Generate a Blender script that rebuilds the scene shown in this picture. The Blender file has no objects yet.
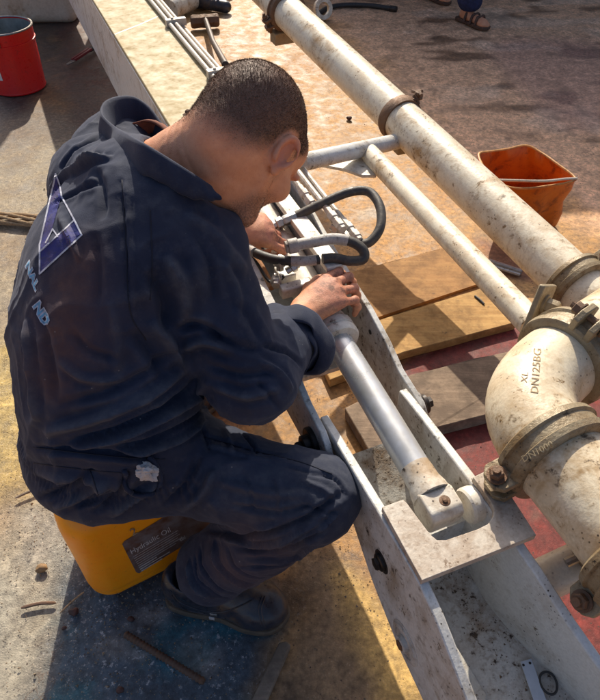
import bpy, bmesh, math, random
import numpy as np
from mathutils import Vector, Matrix
from mathutils.bvhtree import BVHTree

random.seed(7)
RNG = np.random.default_rng(11)
SC = bpy.context.scene
COL = SC.collection
D2R = math.radians

# ------------------------------------------------------------------ camera
CAM_H, FPX = 1.4, 620.0          # camera height (m), focal length in pixels of a 600 x 700 picture
cam_d = bpy.data.cameras.new('camera')
cam_d.sensor_fit = 'VERTICAL'
cam_d.sensor_height = 24.0
cam_d.lens = 24.0 * FPX / 700.0
cam_d.clip_start = 0.02
cam_d.clip_end = 500
cam = bpy.data.objects.new('camera', cam_d)
COL.objects.link(cam)
cam.location = (0, 0, CAM_H)
cam.rotation_euler = (D2R(45), 0, 0)
SC.camera = cam

# ------------------------------------------------------------------ sky and sun
SUN_AZ, SUN_EL = -3.0, 37.0       # degrees to the right of straight ahead, degrees up
world = bpy.data.worlds.new('World')
SC.world = world
world.use_nodes = True
wn = world.node_tree.nodes
wl = world.node_tree.links
wn.clear()
w_out = wn.new('ShaderNodeOutputWorld')
w_bg = wn.new('ShaderNodeBackground')
w_sky = wn.new('ShaderNodeTexSky')
w_sky.sky_type = 'NISHITA'
w_sky.sun_disc = False
w_sky.sun_elevation = D2R(SUN_EL)
w_sky.sun_rotation = D2R(SUN_AZ)
w_sky.dust_density = 3.5
w_sky.ozone_density = 0.6
w_sky.air_density = 0.7
w_bg.inputs['Strength'].default_value = 0.11
wl.new(w_sky.outputs[0], w_bg.inputs[0])
wl.new(w_bg.outputs[0], w_out.inputs[0])

sun_d = bpy.data.lights.new('sun', 'SUN')
sun_d.energy = 3.7
sun_d.angle = D2R(0.55)
sun_d.color = (1.0, 0.90, 0.74)
sun = bpy.data.objects.new('sun', sun_d)
COL.objects.link(sun)
sv = Vector((math.sin(D2R(SUN_AZ)) * math.cos(D2R(SUN_EL)), math.cos(D2R(SUN_AZ)) * math.cos(D2R(SUN_EL)), math.sin(D2R(SUN_EL))))
sun.rotation_euler = sv.to_track_quat('Z', 'Y').to_euler()
sun.location = sv * 20

SC.view_settings.view_transform = 'Standard'
SC.view_settings.look = 'None'
SC.view_settings.gamma = 1.0
SC.view_settings.use_curve_mapping = False
SC.view_settings.exposure = 0.56
SC.cycles.use_denoising = True
SC.cycles.max_bounces = 6
SC.cycles.diffuse_bounces = 3
SC.cycles.glossy_bounces = 3

# ------------------------------------------------------------------ geometry helpers
S45 = math.sqrt(0.5)
AX = np.array((0.3903, -0.9207, 0.0)); AX /= np.linalg.norm(AX)     # along the boom, towards the viewer
RX = np.array((-AX[1], AX[0], 0.0))                                 # across the boom, to the right
UPV = np.array((0.0, 0.0, 1.0))


def P(px, py, z):
    """point of the place at height z that stands at a pixel of the 600 x 700 photograph"""
    u = (px - 300.0) / FPX
    v = (py - 350.0) / FPX
    t = (CAM_H - z) / (S45 * (1 + v))
    return np.array((u * t, S45 * (1 - v) * t, z))


def W(s, q, z):
    """boom frame: s across, q along, z up"""
    return RX * s + AX * q + UPV * z


def nrm(v):
    v = np.asarray(v, float)
    return v / (np.linalg.norm(v) + 1e-12)


class MB:
    def __init__(self):
        self.v = []
        self.f = []

    def add(self, verts, faces):
        o = len(self.v)
        self.v.extend([tuple(map(float, p)) for p in verts])
        self.f.extend([tuple(i + o for i in f) for f in faces])
        return self

    def box(self, c, ax, half):
        """oriented box: centre, three axes, half sizes"""
        c = np.asarray(c, float)
        a, b, d = [nrm(x) * h for x, h in zip(ax, half)]
        vs = [c + i * a + j * b + k * d for i in (-1, 1) for j in (-1, 1) for k in (-1, 1)]
        return self.add(vs, [(0, 1, 3, 2), (4, 6, 7, 5), (0, 4, 5, 1), (2, 3, 7, 6), (0, 2, 6, 4), (1, 5, 7, 3)])

    def prism(self, pts, ext):
        """closed polygon (3D points) pushed along a vector"""
        n = len(pts)
        e = np.asarray(ext, float)
        vs = [np.asarray(p, float) for p in pts] + [np.asarray(p, float) + e for p in pts]
        fs = [tuple(range(n))[::-1], tuple(range(n, 2 * n))]
        fs += [(i, (i + 1) % n, n + (i + 1) % n, n + i) for i in range(n)]
        return self.add(vs, fs)

    def tube(self, pts, r, n=12, cap=True):
        pts = [np.asarray(p, float) for p in pts]
        m = len(pts)
        rr = [r] * m if np.isscalar(r) else list(r)
        T = [nrm(pts[min(i + 1, m - 1)] - pts[max(i - 1, 0)]) for i in range(m)]
        ref = np.array((0, 0, 1.0)) if abs(T[0][2]) < 0.9 else np.array((1.0, 0, 0))
        N = nrm(np.cross(T[0], ref))
        vs = []
        for i in range(m):
            N = nrm(N - T[i] * np.dot(N, T[i]))
            B = np.cross(T[i], N)
            for k in range(n):
                a = 2 * math.pi * k / n
                vs.append(pts[i] + rr[i] * (math.cos(a) * N + math.sin(a) * B))
        fs = []
        for i in range(m - 1):
            for k in range(n):
                k2 = (k + 1) % n
                fs.append((i * n + k, i * n + k2, (i + 1) * n + k2, (i + 1) * n + k))
        if cap:
            fs.append(tuple(range(n))[::-1])
            fs.append(tuple(range((m - 1) * n, m * n)))
        return self.add(vs, fs)

    def lathe(self, p, axis, prof, n=32, closed=False):
        """revolve (distance along axis, radius) about the axis through p"""
        p = np.asarray(p, float)
        A = nrm(axis)
        ref = np.array((0, 0, 1.0)) if abs(A[2]) < 0.9 else np.array((1.0, 0, 0))
        N = nrm(np.cross(A, ref))
        B = np.cross(A, N)
        vs = []
        for h, r in prof:
            for k in range(n):
                a = 2 * math.pi * k / n
                vs.append(p + A * h + r * (math.cos(a) * N + math.sin(a) * B))
        m = len(prof)
        fs = []
        for i in range(m if closed else m - 1):
            j = (i + 1) % m
            for k in range(n):
                k2 = (k + 1) % n
                fs.append((i * n + k, i * n + k2, j * n + k2, j * n + k))
        if not closed:
            fs.append(tuple(range(n))[::-1])
            fs.append(tuple(range((m - 1) * n, m * n)))
        return self.add(vs, fs)

    def hexbolt(self, p, axis, r=0.012, h=0.009, washer=True):
        if washer:
            self.lathe(p, axis, [(0, r * 1.35), (h * .25, r * 1.35)], 18)
        self.lathe(np.asarray(p) + nrm(axis) * h * .2, axis, [(0, r), (h, r), (h * 1.15, r * .85)], 6)
        return self


def spline(pts, n=8, closed=False):
    """Catmull-Rom through the points"""
    p = [np.asarray(q, float) for q in pts]
    m = len(p)
    out = []
    rng = range(m if closed else m - 1)
    for i in rng:
        if closed:
            a, b, c, d = p[(i - 1) % m], p[i], p[(i + 1) % m], p[(i + 2) % m]
        else:
            b, c = p[i], p[i + 1]
            a = p[i - 1] if i > 0 else 2 * b - c
            d = p[i + 2] if i + 2 < m else 2 * c - b
        for k in range(n):
            t = k / n
            out.append(0.5 * (2 * b + (c - a) * t + (2 * a - 5 * b + 4 * c - d) * t * t + (3 * b - a - 3 * c + d) * t ** 3))
    if not closed:
        out.append(p[-1])
    return out


def tag(o, label=None, cat=None, group=None, kind=None):
    if label: o['label'] = label
    if cat: o['category'] = cat
    if group: o['group'] = group
    if kind: o['kind'] = kind
    return o


def thing(name, loc, label, cat, group=None):
    o = bpy.data.objects.new(name, None)
    o.empty_display_size = 0.05
    COL.objects.link(o)
    o.location = tuple(map(float, loc))
    return tag(o, label, cat, group)


def world_loc(o):
    v = Vector((0, 0, 0))
    while o is not None:
        v += o.location
        o = o.parent
    return v


def link(name, me, mat, parent=None):
    o = bpy.data.objects.new(name, me)
    COL.objects.link(o)
    if mat is not None:
        me.materials.append(mat)
    if parent is not None:
        o.parent = parent
        o.location = -world_loc(parent)      # mesh data stay in place coordinates
    return o


def mk(name, mb, mat, parent=None, smooth=35, bevel=0.0, seg=2, subsurf=0):
    me = bpy.data.meshes.new(name)
    me.from_pydata(mb.v, [], mb.f)
    bm = bmesh.new()
    bm.from_mesh(me)
    bmesh.ops.recalc_face_normals(bm, faces=bm.faces)
    bm.to_mesh(me)
    bm.free()
    if smooth:
        me.polygons.foreach_set('use_smooth', [True] * len(me.polygons))
        if smooth < 180:
            me.set_sharp_from_angle(angle=D2R(smooth))
    me.update()
    o = link(name, me, mat, parent)
    if bevel:
        b = o.modifiers.new('bevel', 'BEVEL')
        b.width = bevel
        b.segments = seg
        b.limit_method = 'ANGLE'
        b.angle_limit = D2R(40)
    if subsurf:
        s = o.modifiers.new('sub', 'SUBSURF')
        s.levels = s.render_levels = subsurf
    return o


# --------------------------------------------------- lattice noise for vertices
_TAB = RNG.random(65536)


def vnoise(p, freq, seed=0):
    q = np.asarray(p, float) * freq + seed * 17.31
    i = np.floor(q).astype(np.int64)
    f = q - i
    f = f * f * (3 - 2 * f)
    out = 0
    for dx in (0, 1):
        for dy in (0, 1):
            for dz in (0, 1):
                h = ((i[:, 0] + dx) * 73856093 ^ (i[:, 1] + dy) * 19349663 ^ (i[:, 2] + dz) * 83492791) & 65535
                w = (f[:, 0] if dx else 1 - f[:, 0]) * (f[:, 1] if dy else 1 - f[:, 1]) * (f[:, 2] if dz else 1 - f[:, 2])
                out = out + _TAB[h] * w
    return out * 2 - 1


# --------------------------------------------------- distance fields -> one smooth mesh
class Field:
    def __init__(self, lo, hi, h):
        self.lo = np.asarray(lo, float)
        self.h = h
        self.n = np.ceil((np.asarray(hi, float) - self.lo) / h).astype(int) + 1
        self.f = np.full(tuple(self.n), 0.5, np.float32)

    def _sl(self, lo, hi, m):
        a = np.clip(np.floor((np.asarray(lo) - m - self.lo) / self.h).astype(int), 0, self.n - 1)
        b = np.clip(np.ceil((np.asarray(hi) + m - self.lo) / self.h).astype(int) + 1, 1, self.n)
        g = [self.lo[k] + self.h * np.arange(a[k], b[k]) for k in range(3)]
        X, Y, Z = np.meshgrid(*g, indexing='ij')
        return (slice(a[0], b[0]), slice(a[1], b[1]), slice(a[2], b[2])), X, Y, Z

    def _mix(self, sl, d, k, mode):
        f = self.f[sl]
        d = d.astype(np.float32)
        if mode == 'sub':
            d = -d
            if k > 0:
                hh = np.maximum(k - np.abs(f - d), 0) / k
                self.f[sl] = np.maximum(f, d) + hh * hh * k / 4
            else:
                self.f[sl] = np.maximum(f, d)
        else:
            if k > 0:
                hh = np.maximum(k - np.abs(f - d), 0) / k
                self.f[sl] = np.minimum(f, d) - hh * hh * k / 4
            else:
                self.f[sl] = np.minimum(f, d)

    def cap(self, p0, p1, r0, r1=None, k=0.02, mode='add'):
        r1 = r0 if r1 is None else r1
        p0 = np.asarray(p0, float); p1 = np.asarray(p1, float)
        R = max(r0, r1)
        sl, X, Y, Z = self._sl(np.minimum(p0, p1) - R, np.maximum(p0, p1) + R, k + 3 * self.h)
        d = p1 - p0
        L = max(np.dot(d, d), 1e-12)
        t = np.clip(((X - p0[0]) * d[0] + (Y - p0[1]) * d[1] + (Z - p0[2]) * d[2]) / L, 0, 1)
        dist = np.sqrt((X - p0[0] - t * d[0]) ** 2 + (Y - p0[1] - t * d[1]) ** 2 + (Z - p0[2] - t * d[2]) ** 2) - (r0 + (r1 - r0) * t)
        self._mix(sl, dist, k, mode)
        return self

    def ell(self, c, axes, rad, k=0.02, mode='add'):
        c = np.asarray(c, float)
        A = np.array([nrm(a) for a in axes])
        rad = np.asarray(rad, float)
        R = np.sqrt(((A * rad[:, None]) ** 2).sum(0))
        sl, X, Y, Z = self._sl(c - R, c + R, k + 3 * self.h)
        q = [((X - c[0]) * A[i][0] + (Y - c[1]) * A[i][1] + (Z - c[2]) * A[i][2]) / rad[i] for i in range(3)]
        k0 = np.sqrt(q[0] ** 2 + q[1] ** 2 + q[2] ** 2) + 1e-9
        k1 = np.sqrt((q[0] / rad[0]) ** 2 + (q[1] / rad[1]) ** 2 + (q[2] / rad[2]) ** 2) + 1e-9
        self._mix(sl, k0 * (k0 - 1) / k1, k, mode)
        return self

    def rbox(self, c, axes, half, rnd, k=0.0, mode='add'):
        c = np.asarray(c, float)
        A = np.array([nrm(a) for a in axes])
        half = np.asarray(half, float)
        R = (np.abs(A) * half[:, None]).sum(0)
        sl, X, Y, Z = self._sl(c - R, c + R, k + 3 * self.h)
        q = [np.abs((X - c[0]) * A[i][0] + (Y - c[1]) * A[i][1] + (Z - c[2]) * A[i][2]) - (half[i] - rnd) for i in range(3)]
        o = np.sqrt(sum(np.maximum(x, 0) ** 2 for x in q))
        self._mix(sl, o + np.minimum(np.maximum(np.maximum(q[0], q[1]), q[2]), 0) - rnd, k, mode)
        return self

    def half(self, p, n, mode='sub'):
        """cut away the side the normal points to"""
        p = np.asarray(p, float); n = nrm(n)
        g = [self.lo[k] + self.h * np.arange(self.n[k]) for k in range(3)]
        d = ((g[0] - p[0]) * n[0])[:, None, None] + ((g[1] - p[1]) * n[1])[None, :, None] + ((g[2] - p[2]) * n[2])[None, None, :]
        self.f = np.maximum(self.f, d.astype(np.float32))
        return self

    def mesh(self, smooth=3):
        f, h = self.f, self.h
        nx, ny, nz = f.shape
        inside = f < 0
        c = np.zeros((nx - 1, ny - 1, nz - 1), np.int8)
        for dx in (0, 1):
            for dy in (0, 1):
                for dz in (0, 1):
                    c += inside[dx:nx - 1 + dx, dy:ny - 1 + dy, dz:nz - 1 + dz]
        act = (c > 0) & (c < 8)
        idx = np.argwhere(act)
        ids = np.full(act.shape, -1, np.int64)
        ids[act] = np.arange(len(idx))
        acc = np.zeros((len(idx), 3)); cnt = np.zeros(len(idx))
        corners = [(dx, dy, dz) for dx in (0, 1) for dy in (0, 1) for dz in (0, 1)]
        for a in corners:
            for b in corners:
                if sum(b) - sum(a) == 1 and sum(abs(x - y) for x, y in zip(a, b)) == 1:
                    fa = f[idx[:, 0] + a[0], idx[:, 1] + a[1], idx[:, 2] + a[2]]
                    fb = f[idx[:, 0] + b[0], idx[:, 1] + b[1], idx[:, 2] + b[2]]
                    m = (fa < 0) != (fb < 0)
                    t = np.where(m, fa / np.where(m, fa - fb, 1), 0)
                    p = np.array(a)[None, :] + t[:, None] * (np.array(b) - np.array(a))[None, :]
                    acc += p * m[:, None]
                    cnt += m
        V = self.lo + h * (idx + acc / np.maximum(cnt, 1)[:, None])
        F = []
        for axis in range(3):
            sl0 = [slice(None)] * 3; sl1 = [slice(None)] * 3
            sl0[axis] = slice(0, f.shape[axis] - 1); sl1[axis] = slice(1, f.shape[axis])
            A = inside[tuple(sl0)]; B = inside[tuple(sl1)]
            e = np.argwhere(A != B)
            o1, o2 = [(1, 2), (2, 0), (0, 1)][axis]
            ok = (e[:, o1] > 0) & (e[:, o2] > 0) & (e[:, o1] < f.shape[o1] - 1) & (e[:, o2] < f.shape[o2] - 1)
            e = e[ok]
            flip = A[e[:, 0], e[:, 1], e[:, 2]]

            def g(d1, d2):
                q = e.copy()
                q[:, o1] -= d1; q[:, o2] -= d2
                return ids[q[:, 0], q[:, 1], q[:, 2]]
            quad = np.stack([g(1, 1), g(0, 1), g(0, 0), g(1, 0)], 1)
            quad[~flip] = quad[~flip][:, ::-1]
            F.append(quad)
        F = np.concatenate(F)
        F = F[(F >= 0).all(1)]
        # keep the biggest pieces tidy: light smoothing
        for _ in range(smooth):
            V = lap(V, F, 0.5)
        return V, F


def lap(V, F, w):
    acc = np.zeros_like(V); cnt = np.zeros(len(V))
    for a in range(4):
        b = (a + 1) % 4
        for i, j in ((a, b), (b, a)):
            np.add.at(acc, F[:, i], V[F[:, j]])
            np.add.at(cnt, F[:, i], 1)
    return V * (1 - w) + w * acc / np.maximum(cnt, 1)[:, None]


def vnormals(V, F):
    n = np.cross(V[F[:, 2]] - V[F[:, 0]], V[F[:, 3]] - V[F[:, 1]])
    out = np.zeros_like(V)
    for a in range(4):
        np.add.at(out, F[:, a], n)
    return out / (np.linalg.norm(out, axis=1)[:, None] + 1e-12)


def mesh_np(name, V, F, mat, parent=None, cols=None):
    me = bpy.data.meshes.new(name)
    V = np.asarray(V, np.float32); F = np.asarray(F, np.int32)
    k = F.shape[1]
    me.vertices.add(len(V)); me.vertices.foreach_set('co', V.ravel())
    me.loops.add(F.size); me.loops.foreach_set('vertex_index', F.ravel())
    me.polygons.add(len(F))
    me.polygons.foreach_set('loop_start', np.arange(0, F.size, k, dtype=np.int32))
    me.polygons.foreach_set('loop_total', np.full(len(F), k, np.int32))
    me.update(calc_edges=True)
    me.validate()
    me.polygons.foreach_set('use_smooth', np.ones(len(me.polygons), bool))
    if cols:
        for nm, arr in cols.items():
            at = me.attributes.new(nm, 'FLOAT_COLOR', 'POINT')
            arr = np.asarray(arr, np.float32)
            if arr.ndim == 1:
                arr = np.stack([arr, arr, arr], 1)
            at.data.foreach_set('color', np.concatenate([arr, np.ones((len(arr), 1), np.float32)], 1).ravel())
    return link(name, me, mat, parent)


def bvh_of(V, F):
    return BVHTree.FromPolygons([tuple(map(float, v)) for v in V], [tuple(map(int, f)) for f in F])


def hit_px(bvh, px, py):
    d = P(px, py, 0) - np.array((0, 0, CAM_H))
    r = bvh.ray_cast(Vector((0, 0, CAM_H)), Vector(d).normalized())
    return r[0], r[1]


def decal(name, polys, bvh, mat, parent, off=0.0015, maxlen=3.0):
    """print that follows a surface: outlines given where they sit, each vertex laid on the surface"""
    bm = bmesh.new()
    for poly in polys:
        vs = [bm.verts.new((x, y, 0)) for x, y in poly]
        try:
            bm.faces.new(vs)
        except ValueError:
            pass
    return decal_bm(name, bm, bvh, mat, parent, off, maxlen)


def decal_bm(name, bm, bvh, mat, parent, off=0.0015, maxlen=3.0):
    bmesh.ops.triangulate(bm, faces=bm.faces)
    for _ in range(6):
        es = [e for e in bm.edges if e.calc_length() > maxlen]
        if not es:
            break
        bmesh.ops.subdivide_edges(bm, edges=es, cuts=1)
        bmesh.ops.triangulate(bm, faces=bm.faces)
    dead = []
    for v in bm.verts:
        p, n = hit_px(bvh, v.co.x, v.co.y)
        if p is None:
            dead.append(v)
        else:
            back = (Vector((0, 0, CAM_H)) - p).normalized()
            if n.dot(back) < 0: n = -n
            v.co = p + n * off + back * off * 0.6
    if dead:
        bmesh.ops.delete(bm, geom=dead, context='VERTS')
    me = bpy.data.meshes.new(name)
    bm.to_mesh(me); bm.free()
    return link(name, me, mat, parent)


def text_bm(body, size=1.0, extrude=0.0, bold=0.0):
    cu = bpy.data.curves.new('txt', 'FONT')
    cu.body = body
    cu.size = size
    cu.offset = bold
    cu.resolution_u = 2
    cu.extrude = extrude
    ob = bpy.data.objects.new('txt', cu)
    COL.objects.link(ob)
    dg = bpy.context.evaluated_depsgraph_get()
    me = bpy.data.meshes.new_from_object(ob.evaluated_get(dg))
    bm = bmesh.new(); bm.from_mesh(me)
    bpy.data.objects.remove(ob); bpy.data.curves.remove(cu); bpy.data.meshes.remove(me)
    return bm


def text_px(name, body, origin, right, up, bvh, mat, parent, off=0.0012, bold=0.0, maxlen=2.0):
    """lettering laid on a surface: origin, advance per em and rise per em where they sit"""
    bm = text_bm(body, 1.0, 0, bold)
    for v in bm.verts:
        x, y = v.co.x, v.co.y
        v.co = Vector((origin[0] + right[0] * x + up[0] * y, origin[1] + right[1] * x + up[1] * y, 0))
    return decal_bm(name, bm, bvh, mat, parent, off, maxlen)


# ------------------------------------------------------------------ materials
def new_mat(name):
    m = bpy.data.materials.new(name)
    m.use_nodes = True
    nt = m.node_tree
    b = nt.nodes['Principled BSDF']
    return m, nt, b


def nd(nt, typ, **kw):
    n = nt.nodes.new(typ)
    for k, v in kw.items():
        if k in n.inputs.keys():
            n.inputs[k].default_value = v
        else:
            setattr(n, k, v)
    return n


def noise(nt, co, scale, detail=6, rough=0.6, dist=0.0):
    n = nd(nt, 'ShaderNodeTexNoise', Scale=scale, Detail=detail, Roughness=rough, Distortion=dist)
    nt.links.new(co, n.inputs['Vector'])
    return n.outputs['Fac']


def ramp(nt, fac, a, b, lo=0.0, hi=1.0):
    n = nd(nt, 'ShaderNodeMapRange')
    n.inputs['From Min'].default_value = a
    n.inputs['From Max'].default_value = b
    n.inputs['To Min'].default_value = lo
    n.inputs['To Max'].default_value = hi
    nt.links.new(fac, n.inputs['Value'])
    return n.outputs['Result']


def mix(nt, fac, a, b, mode='MIX'):
    n = nt.nodes.new('ShaderNodeMix')
    n.data_type = 'RGBA'
    n.blend_type = mode
    n.clamp_factor = True
    for sock, val in ((n.inputs[0], fac), (n.inputs[6], a), (n.inputs[7], b)):
        if isinstance(val, (int, float)):
            sock.default_value = val
        elif isinstance(val, tuple):
            sock.default_value = (*val, 1.0)
        else:
            nt.links.new(val, sock)
    return n.outputs[2]


def math_n(nt, op, a, b=0.5):
    n = nt.nodes.new('ShaderNodeMath')
    n.operation = op
    for i, v in enumerate((a, b)):
        if isinstance(v, (int, float)):
            n.inputs[i].default_value = v
        else:
            nt.links.new(v, n.inputs[i])
    return n.outputs[0]


def bump(nt, b, height, strength=0.3, dist=0.002):
    n = nd(nt, 'ShaderNodeBump', Strength=strength, Distance=dist)
    nt.links.new(height, n.inputs['Height'])
    nt.links.new(n.outputs['Normal'], b.inputs['Normal'])


def objco(nt):
    return nt.nodes.new('ShaderNodeTexCoord').outputs['Object']


def geo_pos(nt):
    return nt.nodes.new('ShaderNodeNewGeometry').outputs['Position']


def dirty(name, base, stain, dark, amt=0.45, spots=0.3, rough=0.5, scale=1.0, metal=0.0, bstr=0.25):
    """worn paint: stains, grime and specks over a base coat"""
    m, nt, b = new_mat(name)
    co = geo_pos(nt)
    n1 = noise(nt, co, 9 * scale, 5, 0.68, 0.4)
    n2 = noise(nt, co, 38 * scale, 4, 0.7)
    n3 = noise(nt, co, 160 * scale, 2, 0.6)
    n4 = noise(nt, co, 3.5 * scale, 3, 0.6)
    base2 = mix(nt, ramp(nt, n3, .35, .7), base, tuple(c * .86 for c in base))
    big = ramp(nt, n4, .34, .60, .28, 1.0)
    st = mix(nt, math_n(nt, 'MULTIPLY', ramp(nt, n1, .62 - .3 * amt, .82 - .2 * amt), big), base2, stain)
    st = mix(nt, math_n(nt, 'MULTIPLY', ramp(nt, n2, .58 - .12 * amt, .76 - .1 * amt, 0, .75), big), st, tuple(c * .8 + s * .1 for c, s in zip(stain, base)))
    m4 = math_n(nt, 'MULTIPLY', ramp(nt, n2, .60, .70), ramp(nt, n4, .42, .62))
    st = mix(nt, math_n(nt, 'MULTIPLY', m4, spots * 2), st, dark)
    sp = nd(nt, 'ShaderNodeTexVoronoi', Scale=95 * scale)
    nt.links.new(co, sp.inputs['Vector'])
    # runs drawn downwards by rain, and hard-edged chips
    mpv = nd(nt, 'ShaderNodeMapping')
    mpv.inputs['Scale'].default_value = (1, 1, .12)
    nt.links.new(co, mpv.inputs['Vector'])
    rn = noise(nt, mpv.outputs[0], 42 * scale, 3, .6)
    st = mix(nt, math_n(nt, 'MULTIPLY', ramp(nt, rn, .54, .72), math_n(nt, 'MULTIPLY', ramp(nt, n4, .38, .60), .75 * min(1, amt * 1.5))), st, tuple(s * .75 for s in stain))
    chp = math_n(nt, 'MULTIPLY', ramp(nt, noise(nt, co, 24 * scale, 4, .75), .635, .650), ramp(nt, n1, .48, .56))
    st = mix(nt, math_n(nt, 'MULTIPLY', chp, min(1, spots * 1.5)), st, tuple(.5 * s + .5 * d for s, d in zip(stain, dark)))
    spot = math_n(nt, 'MULTIPLY', ramp(nt, sp.outputs['Distance'], .22, .12), ramp(nt, n1, .5, .62))
    st = mix(nt, math_n(nt, 'MULTIPLY', spot, spots * 1.6), st, dark)
    nt.links.new(st, b.inputs['Base Color'])
    nt.links.new(ramp(nt, n2, .3, .7, rough - .12, rough + .22), b.inputs['Roughness'])
    b.inputs['Metallic'].default_value = metal
    h = math_n(nt, 'ADD', n2, math_n(nt, 'MULTIPLY', n3, .5))
    bump(nt, b, h, bstr, .003)
    return m


def plain(name, col, rough=0.5, metal=0.0, var=0.25, scale=40, bstr=0.15):
    m, nt, b = new_mat(name)
    co = geo_pos(nt)
    n = noise(nt, co, scale, 6, 0.65)
    c = mix(nt, ramp(nt, n, .35, .68), tuple(x * (1 - var) for x in col), tuple(min(1, x * (1 + var)) for x in col))
    nt.links.new(c, b.inputs['Base Color'])
    nt.links.new(ramp(nt, n, .3, .7, max(.05, rough - .1), min(1, rough + .15)), b.inputs['Roughness'])
    b.inputs['Metallic'].default_value = metal
    bump(nt, b, noise(nt, co, scale * 4, 4), bstr, .0015)
    return m


M = {}
M['white_paint'] = dirty('worn_white_paint', (.76, .72, .63), (.34, .22, .11), (.045, .03, .022), .48, .6, .42)
M['grey_paint'] = dirty('worn_grey_paint', (.68, .68, .65), (.30, .23, .15), (.035, .03, .026), .44, .7, .45, 1.3)
M['cream_paint'] = dirty('cream_boom_paint', (.44, .355, .195), (.36, .235, .07), (.13, .085, .045), .36, .22, .65, .7, 0, .08)
M['pipe_paint'] = dirty('rusty_cream_pipe', (.80, .73, .58), (.38, .215, .07), (.05, .035, .022), .50, .6, .34)
M['elbow_paint'] = dirty('grimy_elbow_paint', (.74, .65, .48), (.36, .20, .055), (.06, .038, .02), .66, .75, .38, 1.2)
M['clamp_metal'] = dirty('oily_clamp_casting', (.31, .255, .165), (.19, .115, .045), (.03, .025, .02), .75, .8, .45, 1.6, .15, .5)
M['rust_steel'] = dirty('rusted_steel', (.16, .10, .065), (.22, .10, .04), (.03, .02, .018), .6, .4, .6, 2, .3, .5)
M['dark_steel'] = plain('dark_oily_steel', (.045, .04, .038), .4, .6, .4, 60)
M['bare_steel'] = plain('bare_steel', (.42, .40, .37), .35, .9, .2, 80)
M['tube_steel'] = dirty('painted_tube', (.62, .56, .47), (.34, .24, .15), (.08, .06, .05), .5, .3, .4, 2)
M['rubber'] = plain('black_rubber', (.03, .03, .03), .5, 0, .4, 120)
M['hose_worn'] = dirty('scuffed_hose', (.050, .046, .042), (.17, .14, .10), (.015, .015, .015), .42, .5, .5, 2.5)
M['hose_white'] = dirty('white_hose_wrap', (.46, .44, .41), (.22, .18, .14), (.03, .03, .03), .55, .9, .5, 2.5)
M['grimy'] = dirty('grimy_box_floor', (.58, .56, .51), (.24, .155, .085), (.05, .032, .022), .62, 1.0, .6, 1.7, 0, .5)
M['u_plate'] = dirty('greasy_plate', (.56, .50, .42), (.26, .16, .09), (.07, .045, .03), .62, .7, .42, 1.3)
# ------------------------------------------------------------------ ground: one sheet out to the horizon
def axis_steps(lo, hi, step, far):
    a = list(np.arange(lo, hi + step / 2, step))
    g = step
    x = hi
    up = []
    while x < far:
        g *= 1.5
        x += g
        up.append(x)
    g = step
    x = lo
    dn = []
    while x > -far:
        g *= 1.5
        x -= g
        dn.append(x)
    return np.array(dn[::-1] + a + up)


gx = axis_steps(-2.2, 2.4, .022, 120)
gy = axis_steps(.15, 5.6, .022, 160)
GX, GY = np.meshgrid(gx, gy, indexing='ij')
gp = np.stack([GX.ravel(), GY.ravel(), np.zeros(GX.size)], 1)


def gpx(p):
    """where ground points sit in the photograph, used only to lay out paint zones measured there"""
    f = S45 * (p[:, 1] + CAM_H)
    ok = f > .05
    f = np.where(ok, f, .05)
    return 300 + FPX * p[:, 0] / f, 350 - FPX * S45 * (p[:, 1] - CAM_H) / f


def sstep(x, a, b):
    t = np.clip((x - a) / (b - a), 0, 1)
    return t * t * (3 - 2 * t)


def inpoly(x, y, poly):
    r = np.zeros(len(x), bool)
    n = len(poly)
    for i in range(n):
        x0, y0 = poly[i]
        x1, y1 = poly[(i + 1) % n]
        c = ((y0 > y) != (y1 > y)) & (x < (x1 - x0) * (y - y0) / (y1 - y0 + 1e-12) + x0)
        r ^= c
    return r


# paint zones on the ground plane, as outlines in metres
def zone(pts, soft, seed, wob=.05):
    poly = [tuple(P(x, y, 0)[:2]) for x, y in pts]
    n1 = vnoise(gp, 5, seed) * wob + vnoise(gp, 17, seed + 3) * wob * .55
    n2 = vnoise(gp, 5, seed + 7) * wob + vnoise(gp, 17, seed + 9) * wob * .55
    x, y = gp[:, 0] + n1, gp[:, 1] + n2
    acc = np.zeros(len(x))
    offs = [(0, 0), (1, 0), (-1, 0), (0, 1), (0, -1), (.7, .7), (-.7, .7), (.7, -.7), (-.7, -.7)]
    for ox, oy in offs:
        acc += inpoly(x + ox * soft, y + oy * soft, poly)
    return acc / len(offs)


gcol = np.zeros((len(gp), 3))
gcol[:] = (.47, .255, .085)                                   # sandy rust-stained concrete


def lay(mask, col, w=1.0):
    global gcol
    m = (mask * w)[:, None]
    gcol = gcol * (1 - m) + np.array(col)[None, :] * m


lay(sstep(vnoise(gp, 2.6, 1) + .5 * vnoise(gp, 7, 2), -.1, .7), (.40, .19, .05), .8)
lay(sstep(vnoise(gp, 3.1, 5), .1, .7), (.52, .34, .15), .5)
# far side on the right: base colour raised to offset the shade there
lay(zone([(262, -40), (300, -5), (470, 165), (560, 200), (640, 235), (900, 300), (900, -120), (262, -120)], .10, 11, .12), (.80, .50, .31), .95)
zf = zone([(300, -20), (640, 230), (900, 260), (900, -120), (300, -120)], .1, 12, .1)
lay(zf * sstep(vnoise(gp * np.array((1, 2.6, 1)), 2.6, 14) + .6 * vnoise(gp * np.array((1, 2, 1)), 8, 15), .15, .55), (.17, .09, .045), .85)
lay(zf * sstep(vnoise(gp * np.array((.7, 2.0, 1)), 2.2, 16) + .5 * vnoise(gp, 9, 18), .2, .6), (.84, .62, .45), .6)
lay(zf * sstep(vnoise(gp, 1.2, 17), .4, .8), (.42, .24, .21), .5)
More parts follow.
